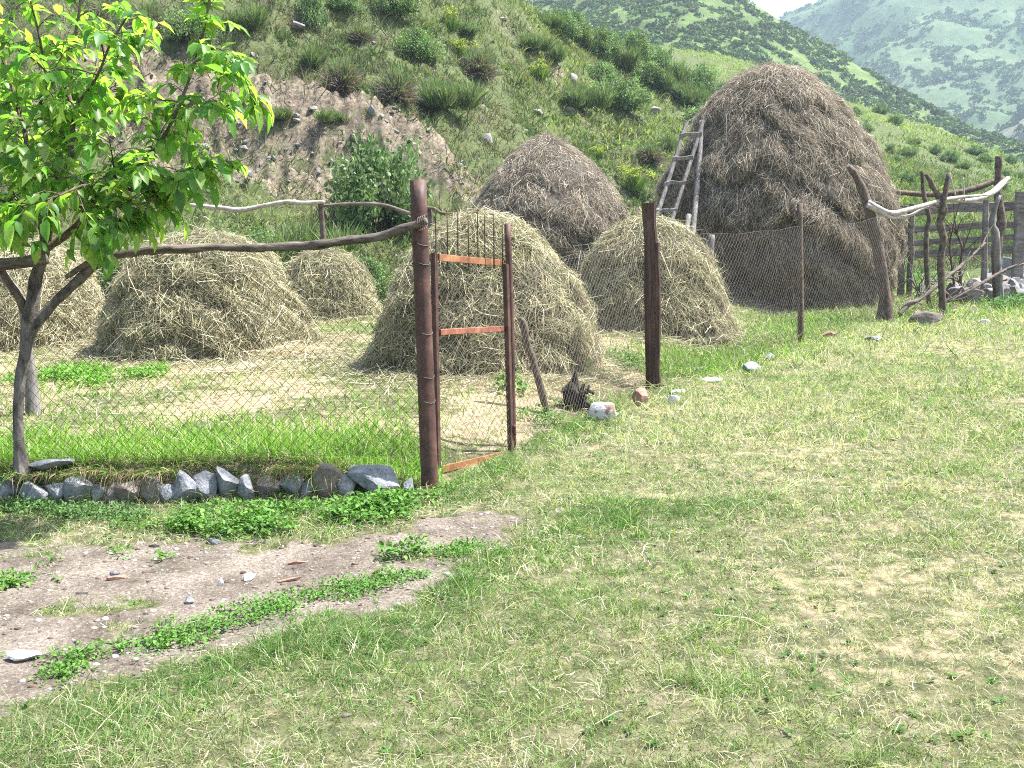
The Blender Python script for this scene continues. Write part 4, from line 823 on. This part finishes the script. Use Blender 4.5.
# ------------------------------------------------------------------ stones
AROUND = []
def stone(label, px, py, wpx, hpx, mat, seed, deep=.8, cat='stone', name='stone', group=None, sink=.4, rot=0.0, p=None):
    p = at(px, py + hpx * .45) if p is None else p; sc = np.linalg.norm(p[:2]) / F; w, h = wpx * sc / 2, hpx * sc / 2
    AROUND.append((p[0], p[1], w, group is None and cat == 'stone')); o = rock_mb(seed, w * 1.08, w * deep, h * 1.15).obj(name, mat, None, smooth=False)
    o.location = (p[0], p[1] + w * deep * .3, p[2] + h * (1 - sink)); o.rotation_euler = (0, rot, random.uniform(-.3, .3)); return tag(o, label, cat, group)
RW = 'stones edging the raised yard'
rows = [(-30, 480, 40, 34, 'blue-grey edging stone cut off by the left edge, left of the tree', M_stone), (5, 482, 26, 30, 'dark edging stone at the left edge just left of the trunk foot', M_stone), (33, 488, 22, 24, 'small edging stone under the left end of the flat slab, nearest the trunk', M_stone),
        (56, 487, 26, 22, 'low wide edging stone under the middle of the flat slab', M_stone), (78, 484, 22, 32, 'upright light-grey edging stone at the right end of the flat slab', M_stone),
        (112, 481, 16, 22, 'small rounded edging stone half hidden in weeds', M_brownstone), (130, 494, 24, 26, 'brown edging stone sunk low in a gap of the row', M_brownstone), (183, 484, 24, 32, 'pale violet-grey edging stone left of a pair of upright stones', M_stone),
        (207, 485, 22, 34, 'left one of a touching pair of upright blue-grey edging stones', M_stone), (227, 484, 22, 38, 'right one of a touching pair of upright blue-grey edging stones', M_stone), (268, 486, 20, 22, 'small pinkish-grey edging stone among leafy weeds', M_brownstone),
        (291, 484, 24, 28, 'dark blue edging stone right of the small pinkish one', M_stone), (324, 485, 32, 34, 'large squarish brown-grey edging stone', M_brownstone), (97, 476, 18, 20, 'dark small edging stone between the light-grey upright and the small rounded one', M_stone), (151, 489, 26, 28, 'half buried brown edging stone left of the pale violet-grey one, above weeds', M_brownstone), (166, 478, 16, 18, 'small grey edging stone high in the bank left of the pale violet-grey one', M_stone), (247, 488, 18, 26, 'narrow dark edging stone right of the touching pair', M_stone),
        (308, 487, 14, 26, 'narrow grey edging stone squeezed between the dark blue and squarish ones', M_stone), (348, 486, 20, 26, 'grey edging stone between the squarish one and the longest one', M_stone), (408, 488, 16, 20, 'last small edging stone touching the gate post side', M_stone), (377, 486, 60, 28, 'longest flat blue-grey edging stone next to the gate post', M_stone)]
for k_, (px, py, w, h, lab, m_) in enumerate(rows):
    q = atY(px, py + h * .5, 6.30 + random.uniform(-.02, .03)); q[2] = float(T(q[0], 6.2)) - .01; stone(lab, px, py, w * 1.22, h * 1.08, m_, 500 + k_, .8, group=RW, sink=.14, p=q, rot=random.uniform(-.25, .25))
q = atY(52, 464, 6.38); stone('long flat grey slab lying on top of edging stones beside the trunk', 52, 464, 46, 9, M_stone, 540, .5, group=RW, sink=1.0, p=q, rot=-.1)
stone('white and brown boulder in the grass by the fence', 606, 409, 33, 27, M_whitebrown, 551, .8, rot=-.3)
stone('red-brown stone at the foot of the thick dark post', 640, 396, 23, 22, M_redstone, 552, .8)
stone('flat white stone right of the thick post, upper of two', 680, 391, 20, 8, M_white, 553, .8); stone('small round white stone right of the thick post, lower of two', 673, 399, 17, 9, M_white, 554, .8)
stone('flat white stone in dry grass between thick post and grey stone', 712, 380, 26, 6, M_white, 555, .8); stone('light grey stone in the grass left of the thin brown post', 750, 366, 25, 14, M_stone, 556, .7)
stone('small grey stone left of the light grey stone', 699, 369, 14, 9, M_stone, 557, .8); stone('small dark grey stone just above the light grey stone', 769, 356, 12, 9, M_stone, 558, .8)
stone('brown stone in the grass right of the thin brown post', 830, 335, 16, 10, M_redstone, 559, .8); stone('flat grey stone near the foot of the leaning post', 875, 338, 22, 9, M_stone, 560, .8)
stone('long brown-grey rock in the grass right of the leaning post', 927, 318, 32, 16, M_brownstone, 561, .7); stone('flat white stone in the grass under the brush pile', 986, 322, 13, 5, M_white, 562, .8)
BP = 'rocks of the brush pile'
for k_, (px, py, w, h, lab, m_) in enumerate([(972, 296, 30, 20, 'tan rock at the left end of the brush pile', M_brownstone), (993, 280, 32, 26, 'grey rock in the middle of the brush pile', M_hillrock), (1014, 270, 36, 28, 'largest pale grey rock of the brush pile at the right edge', M_hillrock), (982, 290, 20, 14, 'small grey rock between the tan one and the middle one', M_stone), (1016, 292, 28, 14, 'low white rock at the right edge of the brush pile', M_white), (1040, 285, 26, 18, 'grey rock of the brush pile beyond the right edge', M_hillrock)]):
    stone(lab, px, py, w, h, m_, 570 + k_, .8, group=BP)
rb_ = random.Random(8)
hc_ = at(1004, 301)
for k_ in range(34):
    a_, q_ = rb_.uniform(0, 6.28), math.sqrt(rb_.random()); x_, y_ = hc_[0] + math.cos(a_) * q_ * 1.15, hc_[1] + .4 + math.sin(a_) * q_ * .55
    p_ = on(x_, y_); p_[2] += .42 * (1 - q_) * rb_.uniform(.6, 1)
    stone('grey rubble stone heaped in the brush pile by the plank fence', 0, 0, rb_.uniform(10, 22), rb_.uniform(8, 15), rb_.choice([M_hillrock, M_stone, M_hillrock, M_brownstone]), 900 + k_, .8, group=BP, sink=.2, p=p_, rot=rb_.uniform(-.5, .5))
for k_ in range(11):
    a_ = on(hc_[0] + rb_.uniform(-1.5, .8), hc_[1] + rb_.uniform(-.3, .8)); d_ = np.array([rb_.uniform(-1, 1), rb_.uniform(-.5, .8), rb_.uniform(.05, .55)]); L_ = rb_.uniform(.5, 1.2)
    dead('thin bare twisted branch tangled in the brush pile', [a_ + np.array([0, 0, .05]), a_ + d_ * L_ * .5 + np.array([0, 0, rb_.uniform(.1, .3)]), a_ + d_ * L_], [.02, .016, .008], 950 + k_, 5, rb_.choice([M_rail, M_brown, M_grey]))['group'] = 'bare branches of the brush pile'
for k_, (px, py, w, h, lab, m_) in enumerate([(248, 577, 18, 8, 'flat white stone in the middle of the dirt path', M_white), (221, 581, 8, 9, 'small upright white stone left of the flat white path stone', M_white), (20, 657, 34, 8, 'flat whitish stone slab at the lower left edge of the path', M_white), (190, 600, 12, 7, 'small grey stone at the lower rim of the path', M_stone),
        (213, 541, 13, 7, 'small grey stone below the leafy weeds', M_stone), (440, 594, 14, 7, 'flat white stone in the green strip below the gate', M_white), (366, 506, 14, 12, 'small pale stone at the foot of the longest edging stone', M_stone), (115, 573, 10, 8, 'small grey stone between weeds on the path', M_stone)]):
    stone(lab, px, py, w, h, m_, 590 + k_, .8)
for k_, (px, py, w, lab) in enumerate([(291, 579, 28, 'rust-brown bark chip lying on the path beside the white stone'), (297, 562, 20, 'brown bark chip above the longer rust-brown one'), (117, 577, 18, 'orange-brown bark chip on the left part of the path'), (84, 592, 16, 'dark bark chip lower left on the path'), (155, 545, 14, 'dark bark chip near the weeds under the stones'), (345, 715, 14, 'dark brown chip in the lawn near the bottom edge')]):
    stone(lab, px, py, w, 5, M_redstone if k_ < 3 else M_brownstone, 620 + k_, .35, cat='bark chip', name='bark_chip', sink=.4)
# dark root stump by the fence
sb = at(577, 412); st = rock_mb(640, .12, .11, .17, sub=4, cuts=4); so = empty('stump', sb, 'dark splintered tree stump with roots in the weeds beside the boulder', 'stump')
M_root = wood('root_wood', (.014, .012, .010), (.085, .07, .06), (14, 14, 6), bs=1.0); ob = st.obj('stump_body', M_root, so); ob.location = (0, .1, .12); mb = MB(); r = np.random.default_rng(77)
for _ in range(26):
    p = np.array([r.uniform(-.11, .11), r.uniform(-.02, .14), r.uniform(.04, .22)]); d = np.array([p[0] * .7, -r.uniform(0, .06), r.uniform(-.12, .10)]); tube(mb, [p, p + d * .4 + r.normal(0, .02, 3), p + d * .75], [.02, .016, .006], n=5, k=3, seed=3)
tube(mb, [[-.02, .1, .2], [-.01, .1, .3], [.0, .1, .37]], [.05, .03, .008], n=6, k=3); mb.obj('root', M_root, so)

mb = MB()
for x_, y_, w_, ok in AROUND:
    if not ok or path_m(np.array([x_]), np.array([y_]))[0] > .4: continue
    n = int(60 + 500 * w_); a = rng.uniform(0, 6.28, n); q = w_ * rng.uniform(.85, 1.5, n); x = x_ + np.cos(a) * q; y = y_ + np.sin(a) * q * .7
    blades(mb, np.stack([x, y, T(x, y) - .01], 1), up_dirs(n, .4), rng.lognormal(math.log(.07), .35, n), rng.uniform(.004, .008, n), mixcols(np.full(n, .35), pick(n, DRY), pick(n, LAWN + GREEN)), flat_bend(n) * rng.uniform(.2, 1, (n, 1)))
tag(mb.obj('stone_side_grass', M_grass), kind='stuff')
# ------------------------------------------------------------------ shrubs and hill rocks
def shrub_proto(kind, seed):
    r = np.random.default_rng(seed); mb = MB(); sm = MB()
    if kind == 'leafy':                    # rounded dense bush, unit size
        nc = 110; c = nrm(r.normal(size=(nc, 3))) * (r.uniform(.45, .93, (nc, 1))) * (1 + .15 * r.normal(size=(nc, 1))); c[:, 2] = np.abs(c[:, 2]) * .92 + .1; K = 75
        P = np.repeat(c, K, 0) + r.normal(0, .095, (nc * K, 3)); P[:, 2] = np.maximum(P[:, 2], .03); n = len(P); D = nrm(P * np.array([1, 1, .6]) + r.normal(0, .7, (n, 3))); Nn = nrm(P + r.normal(0, .7, (n, 3)))
        cc = np.repeat(pick(nc, [(.105, .18, .065), (.145, .22, .08), (.195, .275, .11), (.17, .225, .115)], jit=.18), K, 0) * (1 + r.normal(0, .12, (n, 1)))
        L = r.uniform(.06, .105, n); quads(mb, P, D, Nn, L, L * .6, np.clip(cc, .01, 1))
    elif kind == 'broom':                  # upright fresh green stems
        n = 2600; a = r.uniform(0, 6.28, n); q = r.random(n) ** .6; nb = 9; bo = r.normal(0, .34, (nb, 2)); bh = r.uniform(.5, 1.15, nb); bi = r.integers(0, nb, n)
        P = np.stack([np.cos(a) * q * .24 + bo[bi, 0], np.sin(a) * q * .24 + bo[bi, 1], r.uniform(0, .2, n)], 1)
        D = np.stack([np.cos(a) * q * .75, np.sin(a) * q * .75, np.ones(n)], 1) + r.normal(0, .22, (n, 3)); L = r.uniform(.35, .95, n) * (1.1 - .35 * q) * bh[bi]
        blades(mb, P, D, L, r.uniform(.018, .034, n), pick(n, [(.11, .175, .06), (.15, .21, .075), (.20, .255, .10), (.16, .18, .10)], jit=.24), flat_bend(n) * r.uniform(.05, .5, (n, 1)))
    elif kind == 'grey':                   # dry grey-brown cushion with green tips
        n = 2300; d = nrm(r.normal(size=(n, 3))); d[:, 2] = np.abs(d[:, 2]); P = d * r.uniform(.1, .5, (n, 1)); D = d + r.normal(0, .35, (n, 3)); L = r.uniform(.25, .55, n)
        g = (d[:, 2] + r.normal(0, .25, n)) > .62; C = np.where(g[:, None], pick(n, [(.13, .2, .08), (.18, .24, .10)]), pick(n, [(.20, .165, .14), (.26, .21, .18), (.15, .12, .1)]))
        blades(mb, P, D, L, r.uniform(.016, .03, n), C, flat_bend(n) * r.uniform(.05, .5, (n, 1)))
    elif kind == 'yellow':                 # yellow flowering plant
        n = 500; a = r.uniform(0, 6.28, n); q = r.random(n); P = np.stack([np.cos(a) * q * .3, np.sin(a) * q * .3, np.zeros(n)], 1); D = np.stack([np.cos(a) * q * .5, np.sin(a) * q * .5, np.ones(n)], 1)
        L = r.uniform(.4, .9, n); blades(mb, P, D, L, r.uniform(.02, .035, n), pick(n, [(.14, .22, .05), (.2, .28, .06)]), flat_bend(n) * .2)
        n = 420; d = nrm(r.normal(size=(n, 3))); bi = r.integers(0, 7, n); P = d * np.array([.2, .2, .12]) * r.uniform(.3, 1, (n, 1)) + np.column_stack([r.normal(0, .3, (7, 2)), r.uniform(.45, .95, 7)])[bi]; L = r.uniform(.06, .12, n)
        quads(mb, P, d + r.normal(0, .5, (n, 3)), nrm(r.normal(0, .5, (n, 3)) + np.array([0, 0, 1])), L, L * .8, pick(n, [(.30, .35, .06), (.40, .42, .08), (.18, .26, .06)]))
    for k in range(7):
        a = r.uniform(0, 6.28); d = np.array([math.cos(a), math.sin(a), 0]); h = r.uniform(.45, .7)
        tube(sm, [d * .03 - np.array([0, 0, .1]), d * .14 + np.array([0, 0, h * .5]), d * .35 + np.array([0, 0, h])], [.028, .02, .008], n=5, k=3, seed=k)
    root = empty('shrub'); mb.obj('foliage', M_shrub, root); sm.obj('stem', M_brown, root); return root
PROTO = {k: [shrub_proto(k, 700 + 10 * i_ + j) for j in range(2)] for i_, k in enumerate(('leafy', 'broom', 'grey', 'yellow'))}
used = set()
def shrub(kind, px, py, wpx, hpx, label, group=None, Y=None, dz=-.05):
    pr = PROTO[kind][random.randrange(2)]
    if pr.name in used: o = copy_tree(pr)
    else: o = pr; used.add(pr.name)
    p = at(px, py) if Y is None else on(atY(px, py, Y)[0], Y); sc = np.linalg.norm(p[:2]) / F; wid = {'leafy': 1.75, 'broom': 1.7, 'grey': 1.7, 'yellow': 1.0}[kind]; hei = {'leafy': 1.1, 'broom': 1.0, 'grey': .85, 'yellow': 1.0}[kind]
    o.location = (p[0], p[1], p[2] + dz); o.rotation_euler = (0, 0, random.uniform(0, 6.28)); s = wpx * sc / wid; o.scale = (s, s, hpx * sc / hei * .92); return tag(o, label, 'shrub', group)
shrub('leafy', 380, 230, 90, 104, 'large dense blue-green bush at the hill foot behind the gate post')
shrub('broom', 305, 262, 80, 62, 'light green feathery bush left of the large dense bush, behind the smallest haystack')
shrub('leafy', 372, 300, 50, 48, 'green bush between the smallest haystack and the gate post')
shrub('leafy', 138, 290, 90, 52, 'dark green bush between the two haystacks beside the tree'); shrub('leafy', 255, 262, 60, 40, 'dark green bush behind the squat haystack')
shrub('leafy', 418, 62, 46, 36, 'grey-green mounded bush high on the slope above the broom clump'); shrub('broom', 440, 108, 58, 46, 'bright green upright broom bush at the lip of the eroded bank')
shrub('grey', 396, 100, 50, 42, 'grey-brown dry bush with green top just left of the bright broom bush'); shrub('grey', 343, 88, 46, 40, 'grey-brown dry bush with green top above the eroded bank, left of another'); shrub('broom', 318, 66, 36, 36, 'dark olive bush at the upper rim of the eroded bank')
shrub('leafy', 394, 14, 40, 30, 'dark bush at the top edge of the photo above the slope'); shrub('leafy', 312, 28, 26, 50, 'narrow dark upright bush near the top edge beside a flat rock'); shrub('yellow', 452, 30, 16, 26, 'yellow-flowering plant highest on the slope'); shrub('yellow', 462, 60, 24, 22, 'yellow-green plant right of the grey-green mounded bush')
shrub('grey', 478, 76, 46, 36, 'pale green bush with brown base in the middle of the slope'); shrub('broom', 482, 70, 24, 34, 'thin green bush next to the pale brown-based bush'); shrub('leafy', 467, 34, 22, 16, 'small dark bush below the topmost yellow plant')
shrub('broom', 578, 108, 48, 38, 'olive green bush above the dark hollow in the slope'); shrub('leafy', 618, 110, 50, 40, 'rounded dark green bush above the brown conical haystack'); shrub('leafy', 600, 82, 30, 24, 'small dark bush just above the rounded dark green one')
shrub('yellow', 538, 78, 22, 18, 'yellow-green plant left of the olive bush'); shrub('yellow', 597, 157, 16, 14, 'small yellow-green plant beside the brown haystack top'); shrub('yellow', 634, 190, 26, 26, 'yellow-green plant between the brown haystack and the ladder'); shrub('broom', 530, 50, 34, 26, 'feathery green bush near the skyline'); shrub('broom', 552, 60, 30, 22, 'feathery green bush right of the one near the skyline')
shrub('leafy', 345, 10, 30, 22, 'small dark bush at the top edge left of the large dark one'); shrub('grey', 360, 40, 36, 20, 'dry grey tuft bush in the middle of the upper slope'); shrub('broom', 285, 118, 30, 22, 'green tuft bush on the left part of the eroded bank'); shrub('broom', 332, 122, 36, 20, 'grey-green tuft hanging on the eroded bank')
shrub('broom', 250, 30, 40, 34, 'green bush beside the tree crown near the top edge'); shrub('leafy', 190, 40, 44, 34, 'bush seen through the gap in the tree crown'); shrub('grey', 150, 30, 44, 34, 'dry bush seen through the leaves of the tree')
shrub('leafy', 700, 128, 34, 26, 'small dark bush left of the huge haystack shoulder'); shrub('grey', 650, 160, 34, 22, 'dry tuft bush left of the ladder top'); shrub('broom', 668, 150, 30, 26, 'pale green tuft bush touching the ladder')
rg = random.Random(3); k_ = 0
RB = 'bushes along the ridge'
for px, py in [(548, 22), (560, 30), (575, 34), (588, 44), (602, 50), (616, 60), (631, 66), (646, 78), (660, 84), (674, 92), (688, 98), (702, 104), (716, 110), (728, 118), (566, 20), (590, 30), (612, 40), (634, 52), (656, 64), (676, 76), (698, 86), (718, 96), (735, 106)]:
    k_ += 1; shrub(rg.choice(['broom', 'broom', 'leafy']), px, py + 6, rg.uniform(30, 40), rg.uniform(24, 32), 'olive green bush in the dense row along the ridge', RB)
SB = 'small bushes on the far green slope'
far_lab = {(960, 165): 'largest dark bush on the sunny slope above the corral', (1010, 160): 'round green bush above the tallest corral post', (946, 112): 'dark bush at the upper rim of the sunny slope', (870, 96): 'tiny dark bush near the right shoulder of the huge haystack'}
for px, py in [(960, 165), (1010, 160), (946, 112), (870, 96), (866, 128), (890, 150), (896, 160), (905, 152), (915, 140), (935, 150), (950, 158), (985, 158), (975, 150), (925, 120), (965, 125), (880, 110), (1000, 185), (1018, 175), (918, 165), (942, 178), (905, 178), (986, 140), (1016, 145), (895, 120), (855, 112), (1005, 172)]:
    shrub(rg.choice(['leafy', 'leafy', 'broom']), px, py + 4, rg.uniform(9, 17), rg.uniform(8, 13), far_lab.get((px, py), 'small green bush dotted on the sunny slope beyond the corral'), SB if (px, py) not in far_lab else None)
for pl in PROTO.values():
    for pr in pl:
        if pr.name not in used:
            for c in list(pr.children): bpy.data.objects.remove(c)
            bpy.data.objects.remove(pr)
# rocks on the hillside
RP = [rock_mb(800 + k, 1, .8, .7, sub=3, cuts=16).mesh('rock', M_hillrock) for k in range(5)]
hr = [(298, 25, 24, 9, 'flat pale rock ledge near the top edge beside the narrow bush'), (355, 55, 13, 6, 'small white rock on the slope above the eroded bank'), (372, 107, 9, 16, 'upright grey-blue rock sliver on the eroded bank'), (488, 138, 16, 13, 'grey boulder on the slope left of the brown haystack top'), (250, 171, 8, 10, 'grey-blue upright stone on the green foot slope'),
      (573, 78, 16, 14, 'pale grey rock on the slope above the olive bush'), (655, 108, 16, 10, 'pale boulder right of the rounded dark green bush'), (537, 110, 18, 8, 'flat grey rock above the brown haystack'), (318, 172, 7, 5, 'white pebble-like rock below the eroded bank'), (570, 108, 14, 8, 'grey rock under the olive bush'), (112, 290, 14, 9, 'pale rock beside the dark bush left of the squat haystack'), (374, 283, 12, 9, 'white rock right of the smallest haystack'), (393, 255, 20, 12, 'grey rock on the hill foot left of the gate post')]
for k, (px, py, w, h, lab) in enumerate(hr):
    o = bpy.data.objects.new('rock', RP[k % 5]); COL.objects.link(o); p = at(px, py + h * .4); sc = np.linalg.norm(p[:2]) / F; o.location = p + np.array([0, 0, h * sc * .2]); o.scale = (w * sc * .55,) * 2 + (h * sc * .75,); o.rotation_euler = (rg.uniform(-.3, .3), rg.uniform(-.3, .3), rg.uniform(0, 6)); tag(o, lab, 'rock')
for k in range(90):
    px = rg.uniform(100, 690); py = rg.uniform(20, 205)
    if rg.random() < .55: px = rg.uniform(120, 480); py = rg.uniform(95, 165)
    p = at(px, py)
    if p[1] > 60: continue
    o = bpy.data.objects.new('rock', RP[k % 5]); COL.objects.link(o); s = rg.uniform(.045, .16) * rg.uniform(.8, 1.2); o.location = p - np.array([0, 0, s * .2]); o.scale = (s * 1.3, s, s * .9); o.rotation_euler = (rg.uniform(-.5, .5), rg.uniform(-.5, .5), rg.uniform(0, 6)); tag(o, 'small grey stone scattered on the eroded hillside', 'rock', 'small stones on the hillside')

# ------------------------------------------------------------------ tree at the left
tree = empty('leafy_tree', tr, 'young broadleaf tree with forked dark trunk and large bright green leaves', 'tree')
mb = MB(); o = np.array(tree.location)
def br(pix, rad, n=9, rough=.15, seed=0, store=None):
    pts = [atY(q[0], q[1], YT + (q[2] if len(q) > 2 else 0)) - o for q in pix]; tube(mb, pts, rad, n=n, rough=rough, k=6, seed=seed)
    if store is not None: store.append(spline(pts, 6))
TW = []
br([(22, 478), (20, 455), (18, 420), (20, 385), (26, 345), (31, 310), (36, 280), (43, 258), (47, 238)], [.056, .038, .033, .033, .04, .04, .037, .032, .028], 13, .28, 1)
br([(25, 345), (34, 328), (52, 306), (74, 284), (92, 268), (104, 258, -.02)], [.036, .031, .028, .029, .032, .024], 11, .25, 2)
br([(70, 283), (80, 278), (92, 272)], [.012, .012, .008], 6, .1, 3)
mb.obj('trunk', M_bark, tree)
LIMBS = []
def limb(pix, rad, n, rough, seed, store=None):
    global mb
    mb = MB(); br(pix, rad, n, rough, seed, store); LIMBS.append(mb.obj('limb', M_brown, tree))
limb([(26, 312), (18, 296), (8, 281), (-6, 262), (-40, 235)], [.03, .026, .024, .02, .016], 8, .12, 4)
limb([(45, 245), (40, 210, .05), (30, 165, .12), (24, 130, .2), (14, 95, .25), (0, 40, .3), (-5, -20, .3)], [.028, .02, .017, .015, .012, .009, .006], 8, .12, 5, TW)
limb([(46, 240), (52, 215, -.05), (62, 180, -.1), (72, 150, -.12), (72, 110, -.1), (66, 75, 0), (78, 20, .1), (84, -40, .15)], [.032, .026, .02, .017, .014, .012, .009, .006], 8, .12, 6, TW)
limb([(47, 248), (62, 238), (80, 222, -.1), (100, 190, -.2), (112, 172, -.25), (140, 165, -.3), (150, 155, -.3), (165, 135, -.32), (180, 103, -.3), (195, 62, -.3), (205, 25, -.3), (212, -20, -.3)], [.026, .024, .02, .017, .015, .014, .014, .012, .010, .009, .007, .005], 8, .12, 7, TW)
limb([(112, 172, -.25), (120, 184, -.3), (132, 190, -.4), (150, 189, -.45), (170, 185, -.45), (186, 177, -.45), (202, 170, -.42), (216, 167, -.4)], [.012, .011, .010, .009, .008, .006, .005, .004], 7, .1, 8, TW)
limb([(180, 103, -.3), (200, 112, -.35), (220, 108, -.4), (238, 102, -.4)], [.008, .007, .006, .004], 6, .1, 9, TW)
limb([(53, 212, -.05), (45, 190, -.3), (20, 165, -.5), (-10, 150, -.6), (-50, 140, -.6)], [.014, .012, .01, .008, .006], 7, .1, 10, TW)
limb([(62, 180, -.1), (80, 150, .2), (95, 120, .4), (110, 80, .5), (120, 50, .5)], [.012, .011, .009, .007, .005], 7, .1, 11, TW)
limb([(80, 222, -.1), (98, 212, -.3), (115, 205, -.45), (138, 204, -.5), (155, 200, -.5)], [.01, .009, .008, .006, .004], 7, .1, 12, TW)
limb([(30, 165, .12), (10, 120, .5), (-20, 80, .7), (-60, 40, .8)], [.01, .009, .007, .005], 7, .1, 13, TW)
limb([(72, 110, -.1), (95, 80, -.4), (110, 45, -.5), (128, 15, -.5)], [.009, .008, .007, .005], 7, .1, 14, TW)
limb([(24, 130, .2), (45, 90, -.3), (40, 40, -.4), (30, 0, -.4)], [.009, .008, .007, .005], 7, .1, 15, TW)
limb([(40, 210, .05), (10, 215, -.3), (-30, 220, -.5), (-70, 225, -.6)], [.012, .01, .008, .006], 7, .1, 16, TW)
limb([(195, 62, -.3), (212, 48, -.45), (230, 56, -.5), (244, 76, -.5)], [.007, .006, .005, .004], 6, .1, 17, TW)
limb([(45, 235), (30, 215, -.2), (12, 205, -.35), (-15, 195, -.4), (-45, 190, -.4)], [.012, .01, .009, .007, .004], 7, .1, 19, TW)
limb([(58, 212, -.05), (75, 205, -.3), (90, 215, -.45), (105, 222, -.5)], [.01, .008, .006, .004], 7, .1, 20, TW)
limb([(100, 190, -.2), (85, 185, -.6), (60, 195, -.8), (30, 205, -.9)], [.01, .008, .006, .005], 6, .1, 18, TW)
r = np.random.default_rng(9); NL = 0
def compound(p0, d, L):                     # a leaf stalk with leaflets in pairs, drooping
    npair = 3; e = p0 + d * L + np.array([0, 0, -.25 * L]); mid = p0 + d * L * .5 + np.array([0, 0, .03 * L])
    tube(tw, [p0, mid, e], [.003, .0025, .0015], n=4, k=2, rough=0)
    for q in np.linspace(.35, .9, npair):
        b = (1 - q) ** 2 * p0 + 2 * q * (1 - q) * mid + q * q * e; sd = nrm(np.cross(d, [0, 0, 1])[None])[0]
        for s in (1, -1):
            LP.append(b); LD.append(sd * s * .75 + d * .45 + np.array([0, 0, -.45]) + r.normal(0, .28, 3)); LN.append(np.array([0, 0, 1]) + d * .3 + r.normal(0, .4, 3)); LL.append(r.uniform(.058, .118))
    LP.append(e); LD.append(d * .7 + np.array([0, 0, -.7]) + r.normal(0, .2, 3)); LN.append(np.array([0, 0, 1.0]) + d * .8 + r.normal(0, .2, 3)); LL.append(r.uniform(.10, .14))
for li, pl in enumerate(TW):
    tw = MB(); lf = MB(); LP, LD, LN, LL = [], [], [], []
    n = len(pl); seglen = np.linalg.norm(np.diff(pl, axis=0), axis=1); tot = seglen.sum(); cum = np.concatenate([[0], np.cumsum(seglen)])
    s = tot * .22
    while s < tot:
        k = np.interp(s, cum, np.arange(n)); k0 = int(min(k, n - 2)); p = pl[k0] + (pl[k0 + 1] - pl[k0]) * (k - k0); d0 = nrm((pl[k0 + 1] - pl[k0])[None])[0]
        if p[2] > .9:
            f = s / tot
            d = nrm((r.normal(0, 1, 3) * np.array([1, 1, .55]) + d0 * .9 + np.array([0, 0, .15]))[None])[0]
            if f < .82 and r.random() < .42:   # side twig with several stalks
                L = r.uniform(.18, .38) * (1.1 - .5 * f); e = p + d * L; tube(tw, [p, p + d * L * .5 + np.array([0, 0, .02]), e], [.005, .004, .002], n=5, k=2, rough=.05)
                for q in np.linspace(.3, 1, 4): dd = nrm((d + r.normal(0, .75, 3))[None])[0]; compound(p + d * L * q, dd, r.uniform(.11, .18))
            else: compound(p, d, r.uniform(.12, .2))
        s += r.uniform(.037, .076)
    for q in range(3): compound(pl[-1], nrm((d0 + r.normal(0, .5, 3))[None])[0], r.uniform(.12, .18))
    LP = np.array(LP); LD = np.array(LD); LN = np.array(LN); LL = np.array(LL); NL += len(LL)
    leaves(lf, LP, LD, LN, LL, LL * r.uniform(.42, .56, len(LL)), pick(len(LL), [(.10, .23, .045), (.135, .265, .055), (.18, .295, .07), (.085, .195, .05), (.22, .32, .09)], jit=.14), fold=.2, droop=.28)
    tw.obj('twig', M_brown, LIMBS[li + 1]); lf.obj('foliage', M_leaf, LIMBS[li + 1])
print('leaves', NL)

# ------------------------------------------------------------------ haze, sky, sun
SUN_EL, SUN_AZ = R(60), R(80)               # azimuth from +Y towards +X
m, nt, out = newmat('haze'); vol = N(nt, 'ShaderNodeVolumePrincipled'); vol.inputs['Color'].default_value = (.68, .86, 1, 1); vol.inputs['Density'].default_value = .00052; vol.inputs['Anisotropy'].default_value = .2
nt.links.new(vol.outputs[0], out.inputs['Volume'])
mb = MB(); x0, x1, y0, y1, z0, z1 = -1600, 1900, -60, 1500, -30, 420
v = [(x, y, z) for x in (x0, x1) for y in (y0, y1) for z in (z0, z1)]
mb.add(v, [(0, 1, 3, 2), (4, 6, 7, 5), (0, 4, 5, 1), (2, 3, 7, 6), (0, 2, 6, 4), (1, 5, 7, 3)]); tag(mb.obj('haze', m, smooth=False), kind='stuff')
w = bpy.data.worlds.new('World'); S.world = w; w.use_nodes = True; nt = w.node_tree; bg = nt.nodes['Background']
sky = nt.nodes.new('ShaderNodeTexSky'); sky.sky_type = 'NISHITA'; sky.sun_disc = False; sky.sun_elevation = SUN_EL; sky.sun_rotation = SUN_AZ; sky.air_density = 1.0; sky.dust_density = 2.5
nt.links.new(sky.outputs[0], bg.inputs['Color']); bg.inputs['Strength'].default_value = .10
sd = bpy.data.lights.new('sun', 'SUN'); sd.energy = 5.0; sd.angle = R(.53); sd.color = (1, .99, .97); so = bpy.data.objects.new('sun', sd); COL.objects.link(so)
to_sun = Vector((math.sin(SUN_AZ) * math.cos(SUN_EL), math.cos(SUN_AZ) * math.cos(SUN_EL), math.sin(SUN_EL))); so.rotation_euler = to_sun.to_track_quat('Z', 'Y').to_euler()
vs = S.view_settings; vs.view_transform = 'Standard'; vs.look = 'None'; vs.gamma = 1; vs.exposure = 1.82; vs.use_curve_mapping = False
S.render.engine = 'CYCLES'; cy = S.cycles; cy.use_denoising = False; cy.max_bounces = 8; cy.diffuse_bounces = 4; cy.transmission_bounces = 4; cy.transparent_max_bounces = 8; cy.use_adaptive_sampling = True; cy.adaptive_threshold = .01
try: cy.denoiser = 'OPENIMAGEDENOISE'; cy.denoising_input_passes = 'RGB_ALBEDO_NORMAL'
except Exception: pass
cy.sample_clamp_indirect = 6; cy.pixel_filter_type = 'BLACKMAN_HARRIS'; cy.filter_width = 1.05
